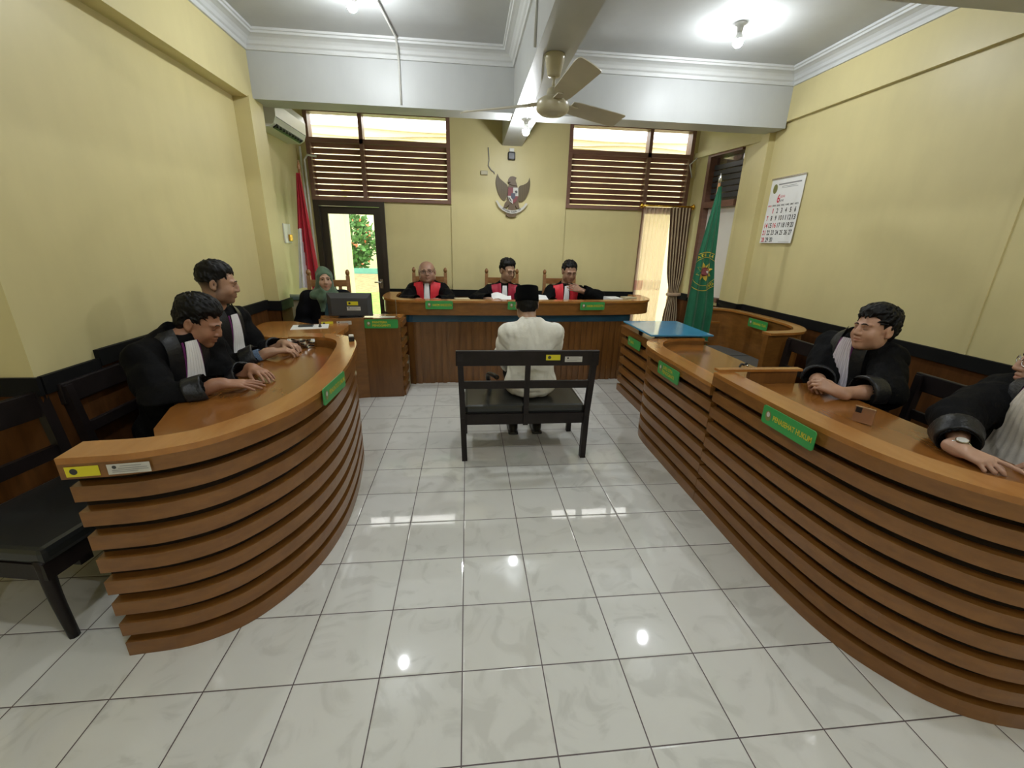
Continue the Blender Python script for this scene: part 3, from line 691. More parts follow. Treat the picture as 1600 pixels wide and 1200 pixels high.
# ------------------------------------------------------------------ ceiling fan and bulbs
FX, FY = .59, 1.95
t = thing('ceiling_fan', 'old cream three-bladed ceiling fan under the central beam', 'fan', (FX, FY, 2.63))
MB().lathe([(.062, 0), (.066, -.008), (.060, -.03), (.042, -.11), (.036, -.118), (.012, -.12)], seg=20).build('canopy_cup', M['cream_plastic'], t)
MB().lathe([(.0105, -.10), (.0105, -.20)], seg=12).build('down_rod', M['cream_plastic'], t)
MB().lathe([(.02, -.175), (.036, -.185), (.04, -.20), (.043, -.225), (.075, -.235), (.098, -.25), (.104, -.27), (.104, -.30), (.096, -.315), (.075, -.328), (.036, -.332), (.034, -.338), (.01, -.338)], seg=32).build('motor_housing', M['cream_plastic'], t)
for a in (151, 31, -84):
    a = math.radians(a); c, s = math.cos(a), math.sin(a); mb = MB()
    def bp(r, w, z): return (r*c-w*s, r*s+w*c, z)
    mb.bar(bp(.085, 0, -.258), bp(.20, 0, -.262), .055, .006, mi=0)
    rows = []
    for r, w in ((.15, .040), (.2, .052), (.4, .062), (.6, .069), (.635, .066), (.65, .052)):
        rows.append([bp(r, w*k, -.262-.022*k+.003*(1-k*k)) for k in (-1, -.5, 0, .5, 1)])
    mb.sheet(rows, (0, 0, .005)); mb.build('blade', M['fan_blade'], t)
def bulb(x, y, z, label, drop=.06):
    t = thing('light_bulb', label, 'lamp', (x, y, z), group='bare ceiling bulbs')
    MB().lathe([(.040, 0), (.040, -.012), (.024, -.02), (.021, -drop+.008), (.018, -drop)], seg=18).build('lamp_holder', M['white_plastic'], t)
    MB().lathe([(.014, -drop), (.020, -drop-.012), (.031, -drop-.035), (.034, -drop-.050)], seg=18).build('bulb_collar', M['white_plastic'], t)
    MB().lathe([(.034, -drop-.050), (.0345, -drop-.056), (.031, -drop-.078), (.018, -drop-.094), (.003, -drop-.099)], seg=18).build('glowing_bulb', M['bulb'], t)
bulb(-.72, 2.44, ZC, 'bare bulb on the left ceiling bay'); bulb(2.10, 2.53, ZC, 'bare bulb on the right ceiling bay')
bulb(.605, 3.42, 2.632, 'bare bulb under the beam crossing behind the fan', .045)
bulb(-.72, -.35, ZC, 'added unseen bulb on the near left ceiling bay, above the frame'); bulb(2.10, -.35, ZC, 'added unseen bulb on the near right ceiling bay, above the frame')  # unseen bulbs, added to light the near half of the room
bulb(-.72, -2.6, ZC, 'added unseen bulb on the rear left ceiling bay behind the viewer'); bulb(2.10, -2.6, ZC, 'added unseen bulb on the rear right ceiling bay behind the viewer')  # two more added bulbs, out of view, for extra room light
def conduit(pts, label, r=.009, mat='white_plastic'):
    return tag(MB().tube(pts, r, 8).build('cable_conduit', M[mat]), label, 'conduit', 'surface cable conduits')
conduit([(-.66, 1.10, ZC-.008), (-.60, 2.4, ZC-.008), (-.54, 3.17, ZC-.008), (-.54, 3.29, ZC-.14), (-.54, 3.292, 2.66)], 'white conduit crossing the left ceiling bay and down the cross beam')
conduit([(.462, 1.3, 2.95), (.462, 1.93, 2.93), (.462, 1.95, 2.66)], 'white conduit on the left side of the central beam near the fan')
conduit([(.52, 1.97, 2.625), (.58, 2.4, 2.622), (.62, 3.0, 2.622), (.607, 3.38, 2.625)], 'thin wire under the central beam from fan to bulb', .004, 'cornice')
conduit([(-1.90, 4.615, 2.52), (-1.90, 4.615, .6)], 'left of two white vertical pipes in the far left corner', .012)
conduit([(-1.72, 4.60, 2.42), (-1.82, 4.60, 2.43), (-1.86, 4.60, 2.38), (-1.86, 4.60, .6)], 'right white pipe with an elbow beside the glass door', .012)
conduit([(.30, 4.62, 2.60), (.31, 4.62, 2.46), (.30, 4.615, 2.40), (.34, 4.615, 2.35), (.375, 4.62, 2.33), (.375, 4.62, 2.31)], 'loose grey wire looping down the back wall above the eagle emblem', .006, 'grey_ink')
conduit([(2.93, 4.60, 2.36), (2.86, 4.56, 2.50), (2.93, 4.53, 2.575)], 'short bent grey cable at the top right corner of the right louvre window', .008, 'cornice')
t = thing('motion_sensor', 'small black sensor with white cap above the eagle emblem', 'sensor', (.585, 4.63, 2.53))
MB().box((-.045, -.05, -.06), (.045, 0, .03), bev=.012).build('body', M['black_plastic'], t); MB().box((-.03, -.04, .03), (.03, 0, .07), bev=.008).build('cap', M['white_plastic'], t)
t = thing('wall_switch', 'white wall switch with a brass knob beside the red and white flag', 'switch', (-1.949, 4.02, 1.55))
MB().box((0, -.09, -.10), (.012, .09, .10)).build('plate', M['white_plastic'], t); MB().box((.012, .0, -.08), (.03, .08, -.01), bev=.005).build('knob', M['gold'], t)

# ------------------------------------------------------------------ air conditioner
t = thing('air_conditioner', 'white split air conditioner high on the left wall by the window', 'air conditioner', (-1.95, 3.60, 2.50))
prof = [(0, .0), (.13, .0), (.18, .03), (.205, .09), (.21, .20), (.195, .265), (.15, .285), (0, .285)]
mb = MB(); n = len(prof)
mb.add([(x, y, z) for y in (0, .80) for x, z in prof], [tuple(range(n)), tuple(range(n, 2*n))[::-1]]+[(i, (i+1) % n, n+(i+1) % n, n+i) for i in range(n)])
mb.build('body', M['white_plastic'], t)
MB().bar((.168, .06, .017), (.168, .74, .017), .05, .012, up=(.6, 0, -.8)).build('air_outlet', M['black_plastic'], t)
lv = MB()
for k in range(9): lv.box((.145, .09+k*.075, .004), (.19, .096+k*.075, .03))
lv.build('outlet_fins', M['grey_plastic'], t)
MB().bar((.206, .03, .085), (.206, .77, .085), .004, .006).build('panel_seam', M['grey_ink'], t)

# ------------------------------------------------------------------ eagle emblem
EK = .000700
def em(p): return ((p[0]-655)*EK, -(p[1]-615)*EK)
t = thing('eagle_emblem', 'dark bronze eagle emblem with shield on the back wall', 'emblem', (.605, YB-.02, 2.065))
def plate(name, polys, d0, d1, mats, parent=t):
    mb = MB()
    for poly, mi in polys:
        q = [em(p) for p in poly]; n = len(q)
        mb.add([(u, -d0, v) for u, v in q]+[(u, -d1, v) for u, v in q], [tuple(range(n)), tuple(range(n, 2*n))[::-1]]+[(i, (i+1) % n, n+(i+1) % n, n+i) for i in range(n)], mi)
    return mb.build(name, mats, parent)
sm = lambda L: [tuple(p.xy) for p in catmull(L, 4)]
plate('wing', [(sm([(385, 255), (420, 325), (500, 388), (555, 430), (578, 480), (565, 560), (548, 650), (512, 690), (450, 650), (400, 570), (366, 470), (355, 380), (365, 310)]), 0)], .0, .022, M['wing'])
plate('wing', [(sm([(958, 300), (930, 370), (865, 415), (790, 440), (762, 480), (762, 560), (775, 685), (820, 705), (882, 660), (940, 560), (968, 450), (970, 370)]), 0)], .0, .022, M['wing'])
plate('body', [([(600, 395), (645, 385), (705, 395), (735, 440), (758, 520), (765, 640), (770, 745), (790, 815), (740, 815), (705, 760), (722, 850), (735, 945), (700, 962), (645, 968), (590, 962), (540, 940), (575, 850), (598, 760), (560, 800), (495, 812), (525, 730), (560, 690), (563, 600), (572, 480)], 0)], .0, .04, M['garuda'])
plate('head', [(sm([(600, 430), (612, 400), (600, 385), (582, 402), (570, 375), (578, 335), (608, 305), (650, 296), (690, 305), (718, 318), (706, 345), (706, 372), (722, 410), (735, 450)]), 0)], .005, .055, M['garuda'])
sh = plate('shield', [([(575, 478), (662, 478), (662, 615), (568, 615)], 0), ([(662, 478), (752, 478), (758, 615), (662, 615)], 1), ([(568, 615), (662, 615), (662, 745), (605, 705)], 1), ([(662, 615), (758, 615), (718, 705), (662, 745)], 0)], .03, .058, [M['shield_red'], M['white_tag']])
plate('shield_centre', [([(630, 570), (700, 570), (704, 640), (662, 680), (626, 640)], 0)], .058, .062, M['shield_blue'])
plate('shield_charge', [([(690, 540), (715, 520), (742, 545), (735, 565), (720, 562), (718, 590), (710, 590), (706, 562)], 0), ([(585, 640), (600, 640), (640, 700), (635, 712), (610, 690)], 0)], .058, .061, M['ink'])
plate('ribbon', [([(355, 700), (385, 695), (440, 775), (500, 815), (560, 842), (640, 855), (720, 848), (790, 822), (850, 785), (900, 720), (930, 735), (870, 820), (800, 872), (730, 900), (640, 910), (560, 895), (480, 860), (410, 800)], 0)], .040, .05, M['white_tag'])
tm = MB(); word = 'BHINNEKA TUNGGAL IKA'
for i, chh in enumerate(word):
    if chh == ' ': continue
    a = (i-(len(word)-1)/2)/len(word); u = 645+a*330; v = 882-(a*2)**2*62
    x, z = em((u, v)); sl = a*.85
    place_text(tm, chh, .026, (x, -.0508, z), (math.cos(sl), 0, math.sin(sl)), (-math.sin(sl), 0, math.cos(sl)), stretch=.8, bold=.0008)
tm.build('lettering', M['ink'], t)

# ------------------------------------------------------------------ flags
def flag_surface(top, zb, xl, xr, y, folds, amp, nu=49, nv=44, tilt=0):
    P = []
    for i in range(nu):
        u = i/(nu-1); row = []
        for j in range(nv):
            v = j/(nv-1); z = top+(zb-top)*v; a = xl(v)+(xr(v)-xl(v))*u
            ph = 2*math.pi*folds*u+.6*math.sin(3*v)
            row.append((a, y+tilt*v+amp*(.25+.75*v)*math.sin(ph), z+.02*math.sin(7*u)*v))
        P.append(row)
    return P
t = thing('flag_on_pole', 'red and white flag hanging furled on a pole by the left wall', 'flag', (0, 0, 0))
P = flag_surface(2.16, .95, lambda v: -1.765-.125*v, lambda v: -1.725+.085*v, 4.0, 3.0, .035)
mb = MB().sheet(P, (0, .004, 0))
nu, nv = 49, 44
k = 0
for i in range(nu-1):
    for j in range(nv-1):
        u, v = i/(nu-1), j/(nv-1); w = 1 if (v > .46 and u < .40-.10*(1-v)*2) else 0
        mb.mi[k] = w; k += 1
k0 = k
for i in range(nu-1):
    for j in range(nv-1):
        u, v = i/(nu-1), 1-j/(nv-1); mb.mi[k] = 1 if (v > .46 and u < .40-.10*(1-v)*2) else 0; k += 1
mb.build('cloth', [M['flag_red'], M['flag_white']], t)
MB().tube([(-1.745, 4.05, 2.20), (-1.775, 4.06, .03)], .014, 10).build('pole', M['chair_wood'], t)
MB().lathe([(.004, 2.29), (.02, 2.22), (.012, 2.19), (.014, 2.18)], (-1.745, 4.05, 0), 10).build('finial', M['chair_wood'], t)
MB().lathe([(.15, 0), (.15, .02), (.05, .05), (.03, .09)], (-1.775, 4.06, 0), 20).build('base', M['black_plastic'], t)
t = thing('pedestal_cabinet', 'beige pedestal with a grey-green top behind the clerk desk by the left wall', 'cabinet', (-1.84, 3.72, 0))
MB().box((-.07, -.06, 0), (.09, .06, .87), bev=.006).build('body', M['old_paper'], t); MB().box((-.09, -.09, .87), (.10, .08, .915), bev=.012).build('top', plain('grey_green_top', (.11, .15, .12), .5), t)

t = thing('flag_on_pole', 'green court flag with gold emblem on a pole beside the blue-topped pedestal', 'flag', (0, 0, 0))
fs_ = lambda v: .085*min(1, v/.42)
gl = lambda v: 2.448-fs_(v)-.02*math.sin(3*v)-.115*max(0, v-.45)
gr = lambda v: 2.475-fs_(v)*.9+.20*min(1, v*1.4)**.8
P = flag_surface(2.07, .42, gl, gr, 3.08, 2.6, .020)
MB().sheet(P, (0, .004, 0)).build('cloth', M['flag_green'], t)
G = np.array(P)
def gy(x, z):
    v = min(1, max(0, (2.07-z)/1.65)); u = (x-gl(v))/(gr(v)-gl(v)); ph = 2*math.pi*2.6*u+.6*math.sin(3*v)
    return 3.08+.020*(.25+.75*v)*math.sin(ph)-.004, u
def on_flag(mb, polys, mi=0):
    for poly in polys:
        q = [(x, z)+gy(x, z) for x, z in poly]
        if all(-.01 < p[3] < 1.01 for p in q): mb.add([(x, y, z) for x, z, y, u in q], [tuple(range(len(q)))], mi)
ECX, ECZ = 2.442, 1.275
pt = lambda r, a, cx=ECX, cz=ECZ: (cx+r*math.cos(a), cz+r*math.sin(a)*1.1)
st, rg, mid = MB(), MB(), MB()
for k in range(8):
    a = 2*math.pi*k/8+.3
    for s in range(4):
        b0_, b1_ = a-.36+s*.18, a-.36+(s+1)*.18; w = lambda b: .088-.036*min(1, abs(b-a)/.36)
        on_flag(st, [[pt(.03, b0_), pt(w(b0_), b0_), pt(w(b1_), b1_), pt(.03, b1_)]])
for k in range(90):
    a0, a1 = 2*math.pi*k/90, 2*math.pi*(k+1)/90
    for r0, r1 in ((.125, .129), (.17, .176)): on_flag(rg, [[pt(r0, a0), pt(r1, a0), pt(r1, a1), pt(r0, a1)]])
on_flag(mid, [[pt(.040, a) for a in np.linspace(0, 2*math.pi, 16)[:-1]]], 0)
st.build('sun_emblem', M['flag_gold'], t); rg.build('gold_rings', M['flag_gold'], t)
for v_ in range(len(mid.v)): mid.v[v_] = (mid.v[v_][0], mid.v[v_][1]-.004, mid.v[v_][2])
mid.build('emblem_shield', M['shield_red'], t)
q = MB(); on_flag(q, [[(ECX+.008, ECZ-.02), (ECX+.032, ECZ-.014), (ECX+.030, ECZ+.010), (ECX+.006, ECZ+.006)]]); on_flag(q, [[(ECX-.028, ECZ-.012), (ECX-.020, ECZ-.02), (ECX-.006, ECZ+.012), (ECX-.016, ECZ+.016)]])
for v_ in range(len(q.v)): q.v[v_] = (q.v[v_][0], q.v[v_][1]-.006, q.v[v_][2])
q.build('emblem_patch', M['white_tag'], t)
tm = MB()
def arc_text(word, r, a0, da, flip=1, size=.036):
    for i, ch in enumerate(word):
        a = a0+da*i; vs, fs = text_mesh(ch, size, 0.0, .0015)
        up = Vector((math.cos(a), math.sin(a)))*flip; rt = Vector((up.y, -up.x)); c = Vector((math.cos(a)*r+ECX, math.sin(a)*r*1.1+ECZ))
        pp = [c+rt*p.x+up*p.y for p in vs]; qq = [gy(p.x, p.y) for p in pp]
        if all(.0 < u < 1.0 for y, u in qq): tm.add([(p.x, y-.002, p.y) for p, (y, u) in zip(pp, qq)], fs)
arc_text('PENGADILAN', .149, math.radians(178), -math.radians(14)); arc_text('INDONESIA', .149, math.radians(-72), math.radians(12), -1)
tm.build('lettering', M['yellow_text'], t)
MB().tube([(2.462, 3.10, 2.10), (2.43, 3.12, .03)], .013, 10).build('pole', M['chair_wood'], t); MB().lathe([(.003, 2.19), (.016, 2.13), (.010, 2.10)], (2.462, 3.10, 0), 10).build('finial', M['steel'], t)
MB().lathe([(.15, 0), (.15, .02), (.05, .05), (.03, .09)], (2.43, 3.12, 0), 20).build('base', M['black_plastic'], t)

# ------------------------------------------------------------------ curtains
t = thing('curtain_rod', 'gold curtain rod over the right back window', 'curtain rod', (0, 0, 0))
MB().tube([(2.28, 4.535, 2.005), (2.975, 4.535, 2.005)], .012, 10).build('rod', M['gold'], t)
for x, s in ((2.28, -1), (2.975, 1)): MB().lathe([(.004, -.035), (.018, -.02), (.024, 0), (.018, .02), (.004, .035)], (x, 4.535, 2.005), 12).build('finial', M['gold'], t)
for x in (2.315, 2.957): MB().box((x-.008, 4.53, 1.99), (x+.008, 4.64, 2.02)).build('bracket', M['gold'], t)
P = [[(2.325+.385*i/48-.03*(j/9), 4.580+.018*math.sin(i*.95)+.004*math.sin(j), 1.985-1.87*j/9) for j in range(10)] for i in range(49)]
tag(MB().grid(P).build('sheer_curtain', M['sheer']), 'sheer pinkish curtain with a red printed band before the bright window', 'curtain')
P = []
for i in range(61):
    u = i/60; row = []
    for j in range(26):
        v = j/25; z = 1.99-1.85*v; k = math.exp(-((v-.60)/.10)**2); wid = .285*(1-.25*min(1, v/.6))*(1-.42*k)
        cx = 2.802+.055*min(1, v/.6); row.append((cx+(u-.5)*wid, 4.51+.026*(1-.5*k)*math.sin(u*2*math.pi*6.5), z))
    P.append(row)
t = thing('drape', 'brown and beige pleated drape tied back beside the sheer curtain', 'curtain', (0, 0, 0))
mb = MB().sheet(P, (0, .003, 0))
n1 = 60*25
for k in range(n1):
    i = k//25; ph = (i/60*6.5) % 1; mb.mi[k] = 1 if .48 < ph < .98 else 0
mb.build('cloth', [plain('brown_drape_cloth', (.125, .068, .034), .85), plain('beige_drape_cloth', (.44, .34, .21), .85)], t)
MB().lathe([(.098, -.02), (.108, -.012), (.108, .012), (.098, .02)], (2.86, 4.51, .885), 20, sy=.42).build('tie_back', plain('beige_tie_back', (.46, .33, .22), .8), t)

# ------------------------------------------------------------------ calendar
t = thing('wall_calendar', 'white wall calendar with large numerals on the right wall', 'calendar', (3.19, 2.90, 1.57))
cw, chh = .46, .62
rows = [[(-.004-.012*(1-j/8)**2, cw*i/6, chh*j/8) for j in range(9)] for i in range(7)]
MB().sheet(rows, (.006, 0, 0)).build('paper_pad', M['paper'], t); MB().box((-.010, -.005, chh-.008), (.008, cw+.005, chh+.006)).build('binding_strip', M['steel'], t)
def cpos(u, v): return Vector((-.0052-.012*(1-v)**2, cw*(1-u), chh*v))
tk, tr_ = MB(), MB(); AX, AY = Vector((0, -1, 0)), Vector((0, 0, 1))
DAY = 1
for wk in range(5):
    for d in range(7):
        if (wk == 0 and d == 0) or DAY > 30: continue
        red = d == 0 or DAY in (1, 16)
        place_text(tr_ if red else tk, str(DAY), .064, cpos(.09+d*.137, .50-wk*.113), AX, AY, fit=.044 if DAY > 9 else (.011 if DAY == 1 else .022), bold=.0014); DAY += 1
place_text(tr_, '6', .11, cpos(.32, .685), AX, AY, stretch=.8, bold=.002); place_text(tr_, 'JUNI', .032, cpos(.44, .715), AX, AY)
place_text(tk, 'JUNE', .026, cpos(.43, .655), AX, AY)
for d, nm in enumerate(('MINGGU', 'SENIN', 'SELASA', 'RABU', 'KAMIS', 'JUMAT', 'SABTU')): place_text(tr_ if d == 0 else tk, nm, .022, cpos(.09+d*.137, .585), AX, AY, fit=.049, bold=.0004)
tk.build('black_numerals', M['ink'], t); tr_.build('red_numerals', M['red_ink'], t)
hd = MB()
def bar_(u0, u1, v0, v1, mb=hd): mb.add([cpos(u0, v0), cpos(u1, v0), cpos(u1, v1), cpos(u0, v1)], [(0, 1, 2, 3)])
bar_(.24, .92, .895, .915); bar_(.36, .80, .865, .872); bar_(.36, .84, .845, .852); bar_(.03, .2, .015, .02); bar_(.62, .95, .015, .02); hd.build('header_lines', M['grey_ink'], t)
e = MB(); c = cpos(.15, .845); e.add([c+AX*.032*math.cos(a)+AY*.045*math.sin(a) for a in np.linspace(0, 6.28, 22)[:-1]], [tuple(range(21))]); e.build('round_emblem', M['emblem_gold'], t)

# ------------------------------------------------------------------ things on the desks
t = thing('computer_monitor', 'black computer monitor seen from behind on the clerk desk', 'monitor', (-1.09, 3.06, .791), math.radians(3))
MB().box((-.205, -.012, .012), (.205, .012, .232), bev=.006).build('screen_housing', M['black_plastic'], t)
mb = MB(); lo = [(-.20, -.012, .014), (.20, -.012, .014), (.20, -.012, .230), (-.20, -.012, .230)]; hi = [(-.165, -.035, .02), (.165, -.035, .02), (.165, -.035, .185), (-.165, -.035, .185)]
mb.add(lo+hi, [(4, 5, 6, 7), (0, 1, 5, 4), (1, 2, 6, 5), (2, 3, 7, 6), (3, 0, 4, 7)]); hs = mb.build('rear_cover', M['grey_plastic'], t)
MB().box((-.03, -.03, .0), (.03, .0, .10)).build('stand_neck', M['black_plastic'], t); MB().box((-.11, -.06, .0), (.11, .08, .012), bev=.004).build('stand_base', M['black_plastic'], t)
label_strip(t, (-.02, -.0352, .120), (1, 0, 0), (0, 0, 1), .10, .036, 'yellow', .001); label_strip(t, (-.025, -.0352, .070), (1, 0, 0), (0, 0, 1), .125, .036, 'white', .001)
t = thing('acrylic_screen', 'clear acrylic screen standing at the end of the clerk desk', 'screen', (-.66, 3.06, .791))
MB().box((-.14, 0, 0), (0, .004, .17)).build('pane', M['acrylic'], t); MB().box((-.004, -.002, 0), (.004, .006, .175)).build('edge_post', M['steel'], t); MB().box((-.16, -.05, 0), (-.02, .05, .004)).build('base_sheet', M['white_plastic'], t)
def sheet_paper(name, x, y, z, w, h, rz, label, mat='paper', th=.002, group=None, cat='paper'):
    t = MB().box((-w/2, -h/2, 0), (w/2, h/2, th)).build(name, M[mat], None, (x, y, z)); t.rotation_euler = (0, 0, rz); return tag(t, label, cat, group)
sheet_paper('paper_sheet', -1.36, 2.72, .761, .30, .21, .25, 'white paper under a phone on the clerk desk wing')
t = thing('mobile_phone', 'dark phone lying on white paper on the clerk desk wing', 'phone', (-1.40, 2.73, .764), .2)
MB().box((-.06, -.035, 0), (.06, .035, .012), bev=.004).build('body', M['grey_plastic'], t); MB().box((-.055, -.03, .012), (.055, .03, .0125)).build('screen', M['black_plastic'], t)
tag(MB().lathe([(.012, 0), (.014, .005), (.008, .025), (.003, .03)], (-1.27, 2.70, .7635), 12).build('small_cap', M['grey_plastic']), 'tiny dark cap beside the phone on white paper', 'cap')
t = thing('ink_stamp', 'small black stamp with white top on the left desk rim', 'stamp', (-.765, 1.79, .846), .3)
MB().box((-.018, -.018, 0), (.018, .018, .03), bev=.004).build('body', M['black_plastic'], t); MB().box((-.016, -.016, .03), (.016, .016, .042), bev=.003).build('top', M['white_plastic'], t)
t = thing('printed_packet', 'crumpled black and silver packet at the far end of the left desk', 'packet', (-1.13, 1.82, .777), 0)
P = [[(-.09+.18*i/8, .05+.012*math.sin(i*1.9+j), .001+.062*j/6) for j in range(7)] for i in range(9)]
mb = MB().sheet(P, (0, .006, 0)); 
for k in range(48): mb.mi[k] = (k*7 // 5) % 3 == 0
mb.build('wrapper', [M['steel'], M['black_plastic']], t)
t = thing('mobile_phone', 'gold phone propped on the right desk behind the green sign', 'phone', (1.80, .43, .777), math.radians(-62))
MB().box((-.038, -.004, 0), (.038, .004, .075), bev=.003).build('body', M['gold_phone'], t); MB().box((-.033, -.0052, .045), (-.010, -.004, .070)).build('camera_bump', M['black_plastic'], t)
MB().box((-.02, .004, 0), (.02, .035, .006)).bar((0, .03, .003), (0, .004, .05), .02, .003, up=(1, 0, 0)).build('stand', M['black_plastic'], t)
t = thing('clip', 'small black clip on the top edge of the right desk end panel', 'clip', (1.60, 1.02, .867))
MB().tube(catmull([(-.025, 0, .0), (-.015, 0, .02), (.0, 0, .014), (.012, 0, .024), (.025, 0, .006)], 4), .006, 8).build('body', M['black_plastic'], t); MB().lathe([(.004, 0), (.010, .006), (.004, .014)], (.02, 0, .005), 10).build('knob', M['steel'], t)
for i, (x, y, w, h, rz, n, lab) in enumerate(((-.03, 3.61, .16, .26, .1, 8, 'cream case files'), (1.92, 3.72, .14, .13, .25, 3, 'thin cream folder'))):
    for k in range(2 if i == 0 else 1):
        sheet_paper('case_folder', x+.01*k, y, .836+k*.036, w, h, rz+.08*k, (('lower' if k == 0 else 'upper')+' of two cream case folders between the left and middle judges') if i == 0 else 'thin cream folder at the right end of the judges bench', 'old_paper', .034 if i == 0 else .10, 'case folders on the judges bench', 'folder')
sheet_paper('paper_sheet', .82, 3.60, .915, .24, .17, .2, 'white sheets just right of the black cap on the judges bench', th=.014).rotation_euler = (.35, .1, .2)
sheet_paper('paper_sheet', 1.71, 3.66, .836, .15, .2, .1, 'white paper pile at the right judge\'s elbow', th=.100)
t = thing('junction_box', 'small grey junction box beside the loose wire on the back wall', 'junction box', (.25, 4.63, 2.32))
MB().box((-.045, -.03, -.025), (.045, 0, .025), bev=.01).build('cover', M['cream_plastic'], t)
# ------------------------------------------------------------------ bodies: smooth signed-distance modelling, one continuous mesh each
A3 = lambda v: np.array(v, dtype=np.float32)
def unit(v): v = np.asarray(v, dtype=float); return v/(np.linalg.norm(v)+1e-12)
class SDF:
    def __init__(self): self.ops = []
    def cone(self, a, b, ra, rb, k=.02, op='u'):
        a, b = A3(a), A3(b); r = max(ra, rb); ba = b-a; L = float(ba@ba)+1e-12
        def f(P):
            w = P-a; t = np.clip((w@ba)/L, 0, 1); return np.linalg.norm(w-t[..., None]*ba, axis=-1)-(ra+t*(rb-ra))
        self.ops.append((op, f, np.minimum(a, b)-r, np.maximum(a, b)+r, k)); return self
    def chain(self, pts, rs, k=.02, op='u'):
        for i in range(len(pts)-1): self.cone(pts[i], pts[i+1], rs[i], rs[i+1], k, op)
        return self
    def ell(self, c, r, k=.02, R=None, op='u'):
        c, r = A3(c), A3(r); R = np.eye(3, dtype=np.float32) if R is None else np.asarray(R, dtype=np.float32)
        def f(P):
            q = ((P-c)@R)/r; k0 = np.linalg.norm(q, axis=-1); k1 = np.linalg.norm(q/r, axis=-1)+1e-9; return k0*(k0-1)/k1
        ext = np.sqrt(((R*r)**2).sum(1)); self.ops.append((op, f, c-ext, c+ext, k)); return self
    def box(self, c, h, r=.01, k=.02, R=None, op='u'):
        c, h = A3(c), A3(h); R = np.eye(3, dtype=np.float32) if R is None else np.asarray(R, dtype=np.float32)
        def f(P):
            q = np.abs((P-c)@R)-(h-r); return np.linalg.norm(np.maximum(q, 0), axis=-1)+np.minimum(q.max(-1), 0)-r
        ext = np.abs(R)@h; self.ops.append((op, f, c-ext, c+ext, k)); return self
    def fn(self, f, lo, hi, k=.01, op='i'): self.ops.append((op, f, A3(lo), A3(hi), k)); return self
    @staticmethod
    def comb(op, F, d, k):
        if op == 'u': h = np.maximum(k-np.abs(F-d), 0)/k; return np.minimum(F, d)-h*h*k*.25
        if op == 's': d = -d
        h = np.maximum(k-np.abs(F-d), 0)/k; return np.maximum(F, d)+h*h*k*.25
    def eval(self, P):
        P = np.asarray(P, dtype=np.float32); F = np.full(P.shape[:-1], 1.0, np.float32)
        for op, f, lo, hi, k in self.ops:
            if op == 'd': F = F+f(P)
            else: F = self.comb(op, F, f(P), k)
        return F
    def mesh(self, h, smooth=1):
        us = [o for o in self.ops if o[0] == 'u']; lo = np.min([o[2] for o in us], 0)-3*h-.012; hi = np.max([o[3] for o in us], 0)+3*h+.012
        n = np.ceil((hi-lo)/h).astype(int)+1; ax = [lo[i]+h*np.arange(n[i], dtype=np.float32) for i in range(3)]
        F = np.full(tuple(n), 1.0, np.float32)
        for op, f, a, b, k in self.ops:
            pad = k+2.5*h
            s = [(max(0, int((a[i]-pad-lo[i])/h)), min(n[i], int((b[i]+pad-lo[i])/h)+2)) for i in range(3)]
            if any(e <= q for q, e in s): continue
            sl = tuple(slice(q, e) for q, e in s)
            sub = F[sl]; m = np.nonzero(np.ones_like(sub, bool)) if op == 'u' else np.nonzero(np.abs(sub) < .2)
            P = np.stack([ax[i][s[i][0]:s[i][1]][m[i]] for i in range(3)], -1)
            v = sub[m]; d = f(P); sub[m] = v+d if op == 'd' else self.comb(op, v, d, k)
        return surface_nets(F, lo, h, smooth)
